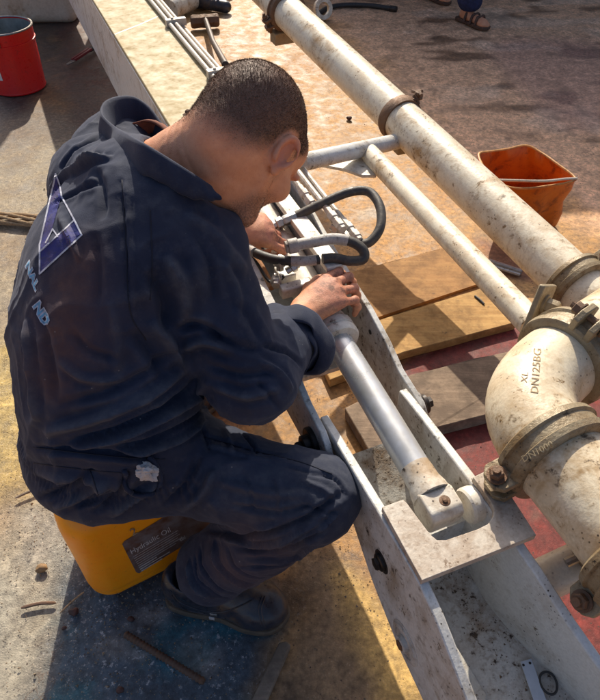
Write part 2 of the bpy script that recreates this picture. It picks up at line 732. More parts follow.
# gritty grey-beige left side
lay(zone([(-200, 60), (40, 110), (150, 130), (260, 420), (215, 480), (90, 560), (40, 720), (-260, 800)], .07, 21, .07), (.32, .265, .18), .95)
zl = zone([(-200, 100), (60, 110), (140, 150), (120, 560), (40, 720), (-260, 800)], .08, 22, .06)
lay(zl * sstep(vnoise(gp, 8, 23), .1, .7), (.22, .16, .10), .65)
lay(zl * sstep(vnoise(gp, 3.2, 28) + .4 * vnoise(gp, 9, 29), .0, .5), (.27, .19, .11), .7)
lay(zl * sstep(vnoise(gp, 11, 24), .35, .8), (.47, .42, .33), .6)
lay(zone([(-30, 345), (70, 340), (80, 470), (30, 490), (-40, 470)], .05, 25, .06), (.50, .36, .10), .75)
lay(zone([(-60, 520), (90, 560), (60, 620), (30, 760), (-120, 760)], .06, 26, .06), (.40, .39, .33), .75)
lay(zone([(0, 500), (110, 490), (150, 560), (90, 590), (20, 560)], .04, 27, .05), (.27, .29, .29), .5)
# old blue paint under the can and the boot
zb = zone([(78, 560), (160, 540), (290, 600), (275, 660), (250, 760), (20, 760), (48, 650)], .03, 31, .045)
lay(zb, (.055, .10, .145), .95)
lay(zb * sstep(vnoise(gp, 13, 32) + .5 * vnoise(gp, 30, 33), .15, .6), (.035, .155, .21), .9)
lay(zb * sstep(vnoise(gp, 9, 34), .3, .7), (.13, .10, .075), .8)
# brown strip between boot and boom, brighter tan beside the boom box
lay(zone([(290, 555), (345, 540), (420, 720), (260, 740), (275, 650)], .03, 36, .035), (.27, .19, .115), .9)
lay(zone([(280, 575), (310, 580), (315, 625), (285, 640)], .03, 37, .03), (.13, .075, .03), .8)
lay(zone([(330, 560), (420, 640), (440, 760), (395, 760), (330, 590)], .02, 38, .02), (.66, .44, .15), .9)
# red deck paint on the right and at the top left, darkened there for shade
zr = zone([(405, 352), (520, 322), (620, 340), (760, 380), (760, 800), (440, 800), (420, 560), (400, 430)], .02, 41, .025)
lay(zr, (.19, .024, .026), .95)
lay(zr * sstep(vnoise(gp, 9, 42) + .4 * vnoise(gp, 23, 43), .1, .6), (.13, .035, .030), .8)
lay(zr * sstep(vnoise(gp, 14, 44), .42, .75), (.24, .16, .12), .6)
lay(zone([(470, 236), (520, 250), (545, 285), (500, 275)], .02, 45, .02), (.26, .10, .07), .7)
zt = zone([(30, -60), (130, -60), (180, 135), (110, 150), (70, 115), (52, 60)], .05, 47, .06)
lay(zt, (.085, .030, .026), .92)  # red paint, darkened for the shade left of the girder
lay(zone([(-60, 60), (60, 60), (150, 130), (110, 150), (30, 140), (-60, 160)], .06, 46, .06), (.14, .09, .065), .6)
lay(zone([(-60, -60), (60, -60), (60, 60), (30, 110), (-60, 130)], .06, 48, .06), (.085, .065, .055), .85)  # dark grey around the pail: shade put into the ground colour
lay(zt * sstep(vnoise(gp, 6, 49), .2, .7), (.17, .10, .07), .7)
# rusty orange sheet seen under the boom between arm and thigh
lay(zone([(205, 395), (330, 390), (340, 470), (230, 450)], .03, 51, .03), (.40, .22, .075), .85)
lay(zone([(200, 395), (238, 400), (250, 430), (215, 420)], .02, 52, .02), (.28, .05, .03), .8)
# pale splashes of dried cement
for i, (x, y, rx_, ry_) in enumerate([(237, 41, 12, 4), (228, 18, 9, 5), (370, 213, 16, 7), (30, 549, 8, 8), (352, 232, 9, 4), (150, 620, 30, 14), (200, 660, 20, 22), (120, 655, 26, 16)]):
    poly = [(x + rx_ * math.cos(a), y + ry_ * math.sin(a)) for a in np.linspace(0, 6.28, 14)[:-1]]
    lay(zone(poly, .012, 60 + i, .03), (.55, .50, .42), .55 if i < 5 else .3)
flake = np.clip(zb, 0, 1)
grit = np.clip(zl + .30 - .2 * zr, 0, 1)

gz = vnoise(gp, 1.3, 71) * .006 + vnoise(gp, 6, 72) * .0025 + vnoise(gp, 22, 73) * .0012
near = (np.abs(gp[:, 0]) < 2.6) & (gp[:, 1] < 5.8)
gz = np.where(near, gz, 0) - .004
gp[:, 2] = gz
nx_, ny_ = len(gx), len(gy)
ii = np.arange(nx_ * ny_).reshape(nx_, ny_)
gf = np.stack([ii[:-1, :-1].ravel(), ii[1:, :-1].ravel(), ii[1:, 1:].ravel(), ii[:-1, 1:].ravel()], 1)

gm, nt, b = new_mat('stained_concrete_ground')
co = geo_pos(nt)
at = nt.nodes.new('ShaderNodeVertexColor'); at.layer_name = 'paint'
fl = nt.nodes.new('ShaderNodeVertexColor'); fl.layer_name = 'flake'
gr = nt.nodes.new('ShaderNodeVertexColor'); gr.layer_name = 'grit'
n1 = noise(nt, co, 14, 5, .72, .3)
n2 = noise(nt, co, 60, 4, .7)
n3 = noise(nt, co, 260, 2, .65)
n4 = noise(nt, co, 4, 4, .65)
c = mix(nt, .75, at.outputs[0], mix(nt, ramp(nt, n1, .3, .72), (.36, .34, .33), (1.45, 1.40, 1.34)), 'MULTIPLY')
c = mix(nt, .8, c, mix(nt, ramp(nt, n2, .32, .70), (.45, .43, .42), (1.38, 1.38, 1.36)), 'MULTIPLY')
# grains: light and dark specks
vo = nd(nt, 'ShaderNodeTexVoronoi', Scale=170.0); nt.links.new(co, vo.inputs['Vector'])
spk = math_n(nt, 'MULTIPLY', ramp(nt, vo.outputs['Distance'], .30, .18), ramp(nt, n2, .45, .6))
c = mix(nt, math_n(nt, 'MULTIPLY', spk, math_n(nt, 'MULTIPLY', gr.outputs[0], .6)), c, (.62, .52, .40))
vo2 = nd(nt, 'ShaderNodeTexVoronoi', Scale=70.0); nt.links.new(co, vo2.inputs['Vector'])
c = mix(nt, math_n(nt, 'MULTIPLY', ramp(nt, vo2.outputs['Distance'], .20, .10), ramp(nt, n1, .47, .55)), c, (.06, .04, .03))
# pale flecks where the blue paint has chipped
ch = math_n(nt, 'MULTIPLY', ramp(nt, noise(nt, co, 75, 4, .75), .57, .63), fl.outputs[0])
ch = math_n(nt, 'MULTIPLY', ch, ramp(nt, n1, .42, .56))
c = mix(nt, ch, c, (.42, .42, .42))
# dark oil blotches
ob_ = math_n(nt, 'MULTIPLY', ramp(nt, n4, .56, .70), ramp(nt, n2, .40, .60))
c = mix(nt, math_n(nt, 'MULTIPLY', ob_, .55), c, (.09, .06, .04))
# hairline cracks and scratches
wv = nd(nt, 'ShaderNodeTexVoronoi', feature='DISTANCE_TO_EDGE', Scale=2.3)
mp = nd(nt, 'ShaderNodeVectorMath', operation='ADD')
nn = nd(nt, 'ShaderNodeTexNoise', Scale=5.0, Detail=6.0)
nt.links.new(co, nn.inputs['Vector']); nt.links.new(co, mp.inputs[0]); nt.links.new(nn.outputs['Color'], mp.inputs[1])
nt.links.new(mp.outputs[0], wv.inputs['Vector'])
crk = math_n(nt, 'MULTIPLY', ramp(nt, wv.outputs['Distance'], .012, .002), ramp(nt, n4, .5, .56))
c = mix(nt, math_n(nt, 'MULTIPLY', crk, .6), c, (.10, .06, .04))
nt.links.new(c, b.inputs['Base Color'])
nt.links.new(ramp(nt, n1, .3, .7, .45, .85), b.inputs['Roughness'])
hh = math_n(nt, 'ADD', math_n(nt, 'MULTIPLY', n2, .7), math_n(nt, 'ADD', math_n(nt, 'MULTIPLY', n3, .9), math_n(nt, 'MULTIPLY', n1, .35)))
hh = math_n(nt, 'MULTIPLY', hh, ramp(nt, gr.outputs[0], 0, 1, .25, 1.0))
bump(nt, b, hh, .55, .0035)
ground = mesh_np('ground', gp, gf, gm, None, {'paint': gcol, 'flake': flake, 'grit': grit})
tag(ground, 'stained concrete ground with red and blue paint patches', None, None, 'structure')

# loose grit lying about (nobody could count it)
M['grit'] = plain('grit', (.30, .22, .14), .8, 0, .6, 30)
mb = MB()
for _ in range(6500):
    if random.random() < .6:
        x, y = random.uniform(-.95, -.3), random.uniform(.3, 2.2)
    else:
        x, y = (random.uniform(-.5, .45), random.uniform(.3, .9)) if random.random() < .5 else (random.uniform(-1.2, 1.3), random.uniform(.3, 3.6))
    r = random.uniform(.0008, .0026) * (1 if random.random() < .93 else 2.0)
    o = len(mb.v)
    th = random.uniform(0, 6.28)
    cx, sx = math.cos(th), math.sin(th)
    pts = [(1, 0, 0), (-.4, .8, 0), (-.6, -.7, 0), (0.1, 0.05, random.uniform(.6, 1.2)), ]
    vs = [(x + r * (p[0] * cx - p[1] * sx), y + r * (p[0] * sx + p[1] * cx), r * p[2] + .0005) for p in pts]
    mb.add(vs, [(0, 1, 3), (1, 2, 3), (2, 0, 3), (0, 2, 1)])
gr_o = mk('grit', mb, M['grit'], None, 0)
tag(gr_o, 'loose sandy grit scattered over the ground', 'grit', None, 'stuff')

# added unseen wall past the top edge, outlined to shade the far right ground
M['shade_caster'] = plain('shade_caster_render', (.62, .56, .47), .85, 0, .15, 3)
mb = MB().prism([(-.07, 5.25, -.05), (-.07, 5.25, .48), (.10, 5.25, .80), (.46, 5.25, 2.06), (.88, 5.25, 2.30), (5.0, 5.25, 2.36), (5.0, 5.25, -.05)], (0, .25, 0))
pier = MB().prism([(-1.42, 5.3, -.05), (-1.42, 5.3, 1.60), (-1.35, 5.3, 1.68), (-.95, 5.3, 1.72), (-.84, 5.3, 1.62), (-.84, 5.3, -.05)], (0, .2, 0))  # added unseen pier, placed to shade the ground at upper left
tag(mk('shade_pier', pier, M['shade_caster'], None, 30, .01), 'added unseen pier beyond the cream block, there to cast shade', 'wall', None, 'structure')
yw = mk('shade_wall', mb, M['shade_caster'], None, 30, .01)
tag(yw, 'added unseen wall beyond the far worker, there to cast shade', 'wall', None, 'structure')
# ------------------------------------------------------------------ far boom section: box girder that forks into two cheek plates
def sq_plate(outline, s0, s1, mb=None):
    mb = mb or MB()
    pts = [W(s0, q, z) for q, z in outline]
    return mb.prism(pts, RX * (s1 - s0))


def arc(c, r, a0, a1, n=8):
    return [(c[0] + r * math.cos(D2R(a0 + (a1 - a0) * i / n)), c[1] + r * math.sin(D2R(a0 + (a1 - a0) * i / n))) for i in range(n + 1)]


boom1 = thing('boom_section', W(.41, -2.6, 0), 'long cream box girder of the boom that forks into two grey cheek plates', 'boom')
GZ = .655
mb = MB().box(W(.4105, -4.43, GZ - .006), (RX, AX, UPV), (.1105, 3.0, .006))
mk('top_plate', mb, M['cream_paint'], boom1, 35, .003)
mb = MB().tube([W(.302, -2.36, GZ - .0045), W(.41, -2.43, GZ - .0042), W(.50, -2.50, GZ - .0045)], .006, 8)
mk('weld_seam', mb, M['white_paint'], boom1)
left_out = [(-7.43, .643), (-1.43, .643), (-1.2, .625), (-.95, .595), (-.80, .56), (-.68, .515)] + arc((-.635, .45), .062, 70, -110, 8) + [(-.80, .385), (-1.05, .36), (-1.43, .35), (-7.43, .35)]
mk('cheek_plate', sq_plate(left_out, .299, .312), M['grey_paint'], boom1, 35, .002)
right_out = [(-7.43, .643), (-1.43, .643), (-1.15, .605), (-1.02, .575), (-.94, .562), (-.84, .548), (-.76, .525), (-.70, .498)] + arc((-.645, .44), .055, 60, -110, 8) + [(-.76, .38), (-.9, .36), (-1.43, .35), (-7.43, .35)]
mk('cheek_plate', sq_plate(right_out, .509, .522), M['grey_paint'], boom1, 35, .002)
mb = MB().box(W(.4105, -4.15, .356), (RX, AX, UPV), (.0965, 3.28, .006))
mk('bottom_plate', mb, M['grey_paint'], boom1, 35)
# flange strip along the top of the left cheek and flat bar in the middle of the fork
mb = MB()
for i in range(5):
    q0, q1 = (-1.43 + i * .13), (-1.43 + (i + 1) * .13)
    z0 = np.interp(q0, [-1.43, -1.2, -.95, -.80], [.643, .625, .595, .56]); z1 = np.interp(q1, [-1.43, -1.2, -.95, -.80], [.643, .625, .595, .56])
    mb.prism([W(.289, q0, z0 + .001), W(.289, q1, z1 + .001), W(.289, q1, z1 + .009), W(.289, q0, z0 + .009)], RX * .034)
mk('edge_flange', mb, M['grey_paint'], boom1, 40)
mb = MB().box(W(.465, -1.18, .617), (RX, AX, UPV), (.019, .27, .007))
mk('flat_bar', mb, M['white_paint'], boom1, 35, .002)
mb = MB().box(W(.465, -1.18, .50), (RX, AX, UPV), (.005, .27, .109))
mk('web_plate', mb, M['grey_paint'], boom1, 35)
# pin bosses at the fork ends
for s, sg in ((.299, -1), (.522, 1)):
    mb = MB().lathe(W(s, -.64, .447), RX * sg, [(-.002, .032), (.008, .032), (.010, .030), (.010, .020), (.022, .020), (.024, .017)], 24)
    mb.hexbolt(W(s, -.64, .447) + RX * sg * .023, RX * sg, .012, .009, False)
    mk('pin', mb, M['dark_steel'], boom1)
for q, z in ((-.80, .45), (-.86, .52), (-.74, .49), (-.92, .50)):
    mk('bolt', MB().hexbolt(W(.299, q, z), -RX, .009, .007), M['rust_steel'], boom1)
for q, z in ((-.82, .50), (-.90, .53)):
    mk('bolt_hole', MB().lathe(W(.509, q, z), -RX, [(0, .0055), (.0012, .0055)], 12), M['dark_steel'], boom1)

# ------------------------------------------------------------------ near boom section: open box that carries the rod end
boom2 = thing('boom_section', W(.41, -.35, .2), 'grimy grey open boom box holding the rod eye under a notched plate', 'boom')
top = [(-.665, .485), (-.655, .497), (-.60, .502), (-.43, .512), (-.30, .512), (-.25, .495), (-.18, .455), (-.10, .412), (0.0, .365), (.12, .31)]
bot = [(.12, .20), (0.0, .215), (-.21, .235), (-.31, .252), (-.416, .300), (-.53, .385), (-.60, .42), (-.655, .45)]


def flare(mb, s_min=0.0):
    # the box widens to the right towards the viewer
    out = []
    for v in mb.v:
        v = np.array(v)
        q_, s_ = v @ AX, v @ RX
        if s_ > s_min:
            v = v + RX * .088 * float(np.clip((q_ + .30) / .32, 0, 1.4)) ** 1.3
        out.append(tuple(v))
    mb.v = out
    return mb


def dense(o):
    r_ = [o[0]]
    for a, b_ in zip(o, o[1:] + o[:1]):
        n_ = max(1, int(math.hypot(b_[0] - a[0], b_[1] - a[1]) / .03))
        r_ += [(a[0] + (b_[0] - a[0]) * (i + 1) / n_, a[1] + (b_[1] - a[1]) * (i + 1) / n_) for i in range(n_)]
    return r_[:-1]


def strip_plate(tp, bt, s0, s1):
    # plate between a top and a bottom profile, sliced so that it can bend
    qs = np.linspace(-.655, .12, 32)
    zt = np.interp(qs, [a for a, _ in tp], [b_ for _, b_ in tp])
    zb = np.interp(qs, [a for a, _ in bt][::-1], [b_ for _, b_ in bt][::-1])
    vs = []
    for q_, a, b_ in zip(qs, zt, zb):
        vs += [W(s0, q_, b_), W(s0, q_, a), W(s1, q_, a), W(s1, q_, b_)]
    n_ = len(qs)
    fs = [(i * 4 + j, i * 4 + (j + 1) % 4, (i + 1) * 4 + (j + 1) % 4, (i + 1) * 4 + j) for i in range(n_ - 1) for j in range(4)]
    fs += [(0, 1, 2, 3), tuple(range(n_ * 4 - 4, n_ * 4))]
    return MB().add(vs, fs)


mk('side_plate', strip_plate(top, bot, .318, .334), M['grey_paint'], boom2, 30, .0025)
mk('side_plate', flare(strip_plate(top, bot, .486, .502)), M['grey_paint'], boom2, 30, .0025)
# curved inner fillet plate on the right, floor, end plate
mb = sq_plate([(-.60, .425), (-.42, .318), (-.30, .302), (-.1, .290), (.12, .255), (.12, .247), (-.1, .282), (-.30, .294), (-.42, .310), (-.60, .417)], .3325, .4875)
mk('floor_plate', flare(mb, .45), M['grimy'], boom2, 30)
mb = MB().box(W(.41, -.405, .365), (RX, AX, UPV), (.0755, .005, .055))
mk('cross_web', mb, M['grey_paint'], boom2, 30)
mb = MB().prism([W(.338, -.27, .3015), W(.392, -.285, .3025), W(.400, -.17, .2955), W(.352, -.13, .2930)], (0, 0, .006))
mk('lit_floor_patch', mb, M['grimy'], boom2, 30, .002)  # added raised sheet standing in for sunlight on the box floor
mb = MB().box(W(.43, -.045, .298), (RX, AX, UPV), (.097, .006, .014))
mk('lip_bar', mb, M['white_paint'], boom2, 30, .002)
# notched top plate
ZU = .5135
upx = [(382, 507), (403, 499.5), (407, 503), (430, 534), (437, 540), (446, 540), (478, 529), (488, 524), (493.5, 516), (494, 508), (490, 500), (473, 477), (493, 467.5), (536.5, 535), (422, 580.5)]
up = [P(x, y, ZU + .014) for x, y in upx]
mb = MB().prism([p - np.array((0, 0, .0135)) for p in up], (0, 0, .0135))
mk('notched_plate', mb, M['u_plate'], boom2, 30, .0009)
# bolts on the outside of the left plate
for q, z, r in ((-.396, .405, .0145),):
    mb = MB().lathe(W(.320, q, z), -RX, [(-.002, r * 1.5), (.003, r * 1.5), (.0035, r * 1.1), (.008, r * 1.1), (.010, r * .9)], 24)
    mb.hexbolt(W(.3105, q, z), -RX, r * .8, .005, False)
    mk('pin_bolt', mb, M['dark_steel'], boom2)
q, z = -.292, .305
mb = MB().lathe(W(.320, q, z), -RX, [(-.002, .040), (.003, .040), (.004, .036), (.006, .035), (.007, .028), (.004, .027), (.004, .016), (.012, .015), (.013, .011)], 32)
mk('pivot_boss', mb, M['grimy'], boom2)
mb = MB().hexbolt(W(.3125, q, z), -RX, .010, .006, False)
mk('pivot_bolt', mb, M['rust_steel'], boom2)
mk('slot', MB().box(W(.3195, -.225, .285), (AX * .6 - UPV * .8, UPV * .6 + AX * .8, RX), (.016, .0035, .0012)), M['dark_steel'], boom2)
mk('pin_hole', MB().box(W(.3195, -.375, .372), (AX * .5 - UPV * .86, UPV * .5 + AX * .86, RX), (.006, .003, .0012)), M['dark_steel'], boom2)
# inner collar of the rod pin on the right
mb = MB().lathe(W(.4875, -.395, .485), -RX, [(0, .031), (.018, .031), (.022, .028), (.022, .0)], 28)
mk('pin_collar', mb, M['white_paint'], boom2)
mb = MB().lathe(W(.3325, -.395, .485), RX, [(0, .031), (.012, .031), (.014, .028), (.014, .0)], 28)
mk('pin_collar', mb, M['white_paint'], boom2)

# things left in the box
scr = thing('scraper', W(.45, -.13, .32), 'pale blue plastic scraper lying in the open boom box', 'tool')
M['pale_plastic'] = plain('pale_plastic', (.50, .55, .62), .4, 0, .08)
fz = .296
blade = [P(x, y, fz + .004) for x, y in ((520, 662), (531, 659), (547, 703), (535, 706))]
mk('blade', MB().prism(blade, (0, 0, .003)), M['pale_plastic'], scr, 30, .001)
for x, y in ((523.5, 665), (530, 663)):
    mk('rivet_hole', MB().lathe(P(x, y, fz + .0072), (0, 0, 1), [(0, .0022), (.0004, .0022)], 10), M['dark_steel'], scr)
mb = MB()
c0 = P(551, 683, fz + .006)
mb.tube(spline([c0 + np.array((.0135 * math.cos(a) - .004, .017 * math.sin(a), .001 * math.sin(2 * a))) for a in np.linspace(0, 2 * math.pi, 13)[:-1]], 4, True) + [c0 + np.array((.0095, 0, 0))], .0020, 8, False)
rg = mk('rubber_ring', mb, M['rubber'], None)
tag(rg, 'small black rubber ring beside the scraper in the boom box', 'ring')
mb = MB()
for _ in range(260):
    q = random.uniform(-.42, -.02); s = random.choice([random.uniform(.335, .486), random.uniform(.44, .486)])
    z = np.interp(q, [-.42, -.30, -.1, .12], [.318, .302, .290, .255]) + .0006
    r = random.uniform(.0006, .0018) * (1 if random.random() < .9 else 2.2)
    p = W(s, q, z)
    r1_, r2_ = r * random.uniform(.4, 1.2), r * random.uniform(.4, 1.2)
    mb.add([p + np.array((r, 0, 0)), p + np.array((-r1_ * .5, r2_, 0)), p + np.array((-r2_ * .6, -r1_, 0)), p + np.array((0, 0, r * .9))], [(0, 1, 3), (1, 2, 3), (2, 0, 3)])
M['crumbs'] = plain('rust_crumbs', (.13, .085, .05), .8, 0, .6, 80)
cr = mk('rust_crumbs', mb, M['crumbs'], None, 0)
tag(cr, 'dark rust crumbs and dirt lying inside the open boom box', 'dirt', None, 'stuff')

# ------------------------------------------------------------------ hydraulic cylinder
cyl = thing('hydraulic_cylinder', W(.42, -.85, .53), 'hydraulic cylinder with bright steel rod lying between the boom plates', 'cylinder')
g0 = W(.42, -.83, .535); e0 = W(.42, -.41, .497)
cd = nrm(e0 - g0)
back = g0 - cd * .58
mb = MB().lathe(back, cd, [(0, .03), (.0, .037), (.575, .037)], 40)
mk('barrel', mb, M['white_paint'], cyl)
mb = MB().lathe(g0 + cd * .046, cd, [(-.062, .036), (-.060, .0395), (-.046, .0395), (-.045, .038), (-.041, .038), (-.040, .0455), (-.024, .0455), (-.023, .0435), (-.020, .0435), (-.019, .0455), (-.008, .0455), (-.003, .042), (-.003, .0275)], 48)
mk('gland', mb, M['white_paint'], cyl)
mb = MB().lathe(g0 + cd * .003, cd, [(0, .0393), (.0018, .0400), (.0036, .0393)], 48)
mk('seal_ring', mb, M['rubber'], cyl)
m, nt, b = new_mat('chromed_rod')
co = geo_pos(nt)
n = noise(nt, co, 30, 6)
nt.links.new(mix(nt, ramp(nt, n, .4, .7), (.60, .62, .64), (.50, .50, .48)), b.inputs['Base Color'])
b.inputs['Metallic'].default_value = .5
nt.links.new(ramp(nt, noise(nt, co, 14, 6, .7), .35, .7, .26, .44), b.inputs['Roughness'])
M['rod'] = m
Lr = np.linalg.norm(e0 - g0)
mb = MB().lathe(g0, cd, [(-.03, .0272), (Lr - .075, .0272)], 48)
mk('rod', mb, M['rod'], cyl)
mb = MB().lathe(g0, cd, [(Lr - .076, .0280), (Lr - .045, .0290), (Lr - .030, .033), (Lr - .018, .034)], 48)
mk('rod_neck', mb, M['white_paint'], cyl)
fldw = cd; sd = RX; ud = nrm(np.cross(sd, fldw)); ud = ud if ud[2] > 0 else -ud
mb = MB()
ol = [(-.024, -.022), (-.024, .018), (-.014, .025), (.020, .025), (.032, .014), (.032, -.020), (.020, -.030), (-.014, -.030)]
mb.prism([e0 + fldw * x + ud * y - sd * .030 for x, y in ol], sd * .060)
mk('rod_eye', mb, M['white_paint'], cyl, 30, .004, 3)
mb = MB().lathe(e0 + ud * .0245 + fldw * .006 + sd * .004, ud, [(0, .0095), (.001, .0095), (.0015, .008), (.0015, .006)], 20)
mb.hexbolt(e0 + ud * .0262 + fldw * .006 + sd * .004, ud, .0048, .002, False)
mk('grease_nipple', mb, M['rust_steel'], cyl)
# port block with fittings on top of the barrel
pb = P(285, 270, .60)
mb = MB().box(pb - np.array((0, 0, .02)), (AX, RX, UPV), (.020, .018, .02))
mk('port_block', mb, M['white_paint'], cyl, 30, .003)
for (x, y, z, r, h, ax_) in ((280, 264, .622, .013, .02, UPV), (292, 268, .615, .011, .018, RX + UPV * .4), (276, 280, .60, .012, .022, -RX * .4 + AX)):
    p = P(x, y, z)
    mb = MB().lathe(p - nrm(ax_) * .014, ax_, [(0, r * .7), (.012, r * .7), (.012, r), (.012 + h * .6, r), (.012 + h * .6, r * .75), (.012 + h, r * .75)], 6)
    mk('fitting', mb, M['bare_steel'], cyl, 30, .001)
# clamp band under the hand
mb = MB().box(P(296, 288, .585), (RX, AX, UPV), (.035, .012, .012))
mk('clamp_band', mb, M['white_paint'], cyl, 30, .003)

# ------------------------------------------------------------------ steel tubes along the girder
TUBES = [(.532, .668, -1.02, 'outermost of the thin steel tubes along the right edge of the cream girder'),
         (.5065, .668, -1.04, 'middle thin steel tube on the right edge of the cream girder'),
         (.482, .668, -1.16, 'innermost thin steel tube lying on the top of the cream girder')]
TUBES = [(.545, .650, -1.00, 'outermost of the thin steel tubes along the right edge of the cream girder'),
         (.519, .6665, -1.03, 'middle one of the thin steel tubes along the right edge of the cream girder'),
         (.498, .6665, -1.14, 'innermost of the thin steel tubes, lying on the cream girder top')]
tube_ends = []
for s, z, qe, lab in TUBES:
    t = thing('hydraulic_tube', W(s, -2.5, z), lab, 'tube', 'steel tubes along the girder')
    pts = spline([W(s, -4.4, z), W(s + .001, -3.2, z), W(s, -2.2, z), W(s + .002, -1.5, z + .001), W(s + .004, -1.3, z - .012), W(s + .012, qe, z - .035)], 6)
    mk('pipe', MB().tube(pts, .0072, 10), M['tube_steel'], t)
    e = pts[-1]; d = nrm(pts[-1] - pts[-2])
    tube_ends.append((e, d))
    mb = MB().lathe(e - d * .06, d, [(0, .0095), (.018, .0095), (.018, .012), (.036, .012), (.036, .0095), (.048, .0095)], 6)
    mk('nut', mb, M['tube_steel'], t, 30, .001)
    mb = MB().lathe(e - d * .012, d, [(0, .0125), (.02, .0125), (.02, .010), (.03, .010)], 6)
    mk('nut', mb, M['tube_steel'], t, 30, .001)
for q in (-3.3, -2.36, -1.86, -1.28):
    dz = 0 if q < -1.5 else -.008
    tc = MB().box(W(.522, q, .668 + dz), (RX, AX, UPV), (.036, .011, .012))
    tc.hexbolt(W(.51, q, .680 + dz), UPV, .005, .004)
    mk('tube_clamp', tc, M['tube_steel'], boom1, 30, .004)

# ------------------------------------------------------------------ hoses
h1 = thing('hydraulic_hose', P(330, 215, .62), 'black rubber hydraulic hose bent in a wide loop beside the worker', 'hose')
hp = [P(284, 221, .615), P(300, 214, .625), P(325, 202, .645), P(350, 192, .66), P(369, 192, .66), P(380, 207, .65), P(380, 228, .63), P(368, 243, .61), P(353, 242, .605), P(341, 233, .61)]
mk('tube', MB().tube(spline(hp, 8), .0105, 14), M['hose_worn'], h1)
for a, bpt in ((hp[0], hp[1]), (hp[-1], hp[-2])):
    d = nrm(np.asarray(bpt) - np.asarray(a))
    mb = MB().lathe(a - d * .028, d, [(0, .010), (.010, .009), (.010, .0145), (.024, .0145), (.024, .0105), (.030, .0125), (.056, .0125), (.058, .0115)], 6)
    mk('crimp_fitting', mb, M['bare_steel'], h1, 30, .001)
h2 = thing('hydraulic_hose', P(320, 250, .62), 'folded hydraulic hose with a pale wrapped end above the cylinder', 'hose')
hp2 = [P(292, 246, .66), P(312, 242, .663), P(334, 239, .66), P(352, 242, .655), P(363, 250, .645), P(363, 259, .632), P(350, 261, .628), P(332, 258, .632), P(305, 261, .633), P(278, 260, .633), P(258, 254, .63), P(245, 246, .625), P(234, 236, .62)]
cv = spline(hp2, 8)
n_w = 22
mk('pale_wrap', MB().tube(cv[:n_w + 1], .0118, 14), M['hose_white'], h2)
mk('tube', MB().tube(cv[n_w:60], .0105, 14), M['hose_worn'], h2)
mk('tube', MB().tube(cv[60:82], .0100, 14), M['rubber'], h2)
mk('pale_wrap', MB().tube(cv[82:], .0100, 14), M['hose_white'], h2)
mk('pale_wrap', MB().tube(cv[61:69], .0106, 14), M['hose_white'], h2)
d = nrm(cv[0] - cv[1])
mk('crimp_fitting', MB().lathe(cv[0] - d * .012, d, [(0, .0155), (.02, .0155), (.02, .0125), (.026, .0125)], 16), M['hose_white'], h2, 30, .001)
# thin wire hanging under the fittings
mb = MB().tube(spline([P(244, 252, .60), P(256, 262, .585), P(268, 280, .58), P(278, 282, .585), P(284, 276, .60)], 6), .0035, 8)
wi = mk('wire', mb, M['rubber'], None)
tag(wi, 'thin dark wire looping under the fittings between the hands', 'wire')
mb = MB().tube(spline([P(250, 250, .57), P(262, 268, .56), P(272, 288, .55)], 6), .008, 8)
M['copper'] = dirty('orange_brown_line', (.42, .20, .08), (.25, .12, .05), (.05, .04, .03), .5, .4, .5, 2)
wi = mk('pipe_line', mb, M['copper'], None)
tag(wi, 'short orange brown line beside the left cheek plate', 'tube')

# ------------------------------------------------------------------ delivery pipeline
pA = P(575, 284, .36); pB = P(285, 10, .53)
pd = nrm(pB - pA)
PR = .0685
pipe = thing('delivery_pipe', pA * .5 + pB * .5, 'long thick cream delivery pipe running diagonally across the upper right', 'pipe')
mb = MB().lathe(pA, pd, [(0, PR - .006), (0, PR), (2.9, PR), (2.9, PR - .006)], 48)
mk('pipe_body', mb, M['pipe_paint'], pipe)
mb = MB().lathe(pA, pd, [(-.001, PR + .001), (-.001, PR + .005), (.02, PR + .006), (.022, PR)], 48)
mk('end_collar', mb, M['pipe_paint'], pipe)
pipe2 = thing('delivery_pipe', pA - pd * .3, 'short cream pipe beyond the clamp at the right edge of the picture', 'pipe')
mk('pipe_body', MB().lathe(pA - pd * .55, pd, [(0, PR - .008), (0, PR - .002), (.545, PR - .002), (.545, PR - .008)], 48), M['pipe_paint'], pipe2)


def clamp(p, axis, r, w, label, bolt_dir, parent_group='pipe couplings', mat='clamp_metal', lug=True):
    c = thing('pipe_clamp', p, label, 'clamp', parent_group)
    A = nrm(axis)
    mb = MB().lathe(p - A * w / 2, A, [(0, r), (0, r + .010), (.004, r + .016), (w * .28, r + .018), (w * .34, r + .013), (w * .66, r + .013), (w * .72, r + .018), (w - .004, r + .016), (w, r + .010), (w, r)], 48, True)
    mk('ring', mb, M[mat], c)
    if lug:
        bd = nrm(np.asarray(bolt_dir) - A * np.dot(bolt_dir, A))
        td = np.cross(A, bd)
        for sg in (-1, 1):
            ctr = p + bd * (r + .026) + td * sg * .016
            mb = MB().prism([ctr + A * x + bd * y - td * .006 for x, y in ((-w * .5, -.018), (w * .5, -.018), (w * .5, .008), (w * .25, .020), (-w * .25, .020), (-w * .5, .008))], td * .012)
            mk('lug', mb, M[mat], c, 30, .002)
        mb = MB().tube([p + bd * (r + .030) - td * .045, p + bd * (r + .030) + td * .048], .0065, 10)
        mk('bolt_shank', mb, M['rust_steel'], c)
        for sg in (-1, 1):
            mk('nut', MB().hexbolt(p + bd * (r + .030) + td * sg * .024, td * sg, .012, .011), M['rust_steel'], c)
    return c


toward = np.array((0, -.6, .8))
clamp(pA, pd, PR, .055, 'round pipe clamp at the lower right end of the long cream pipe', np.array((.8, .3, .6)))
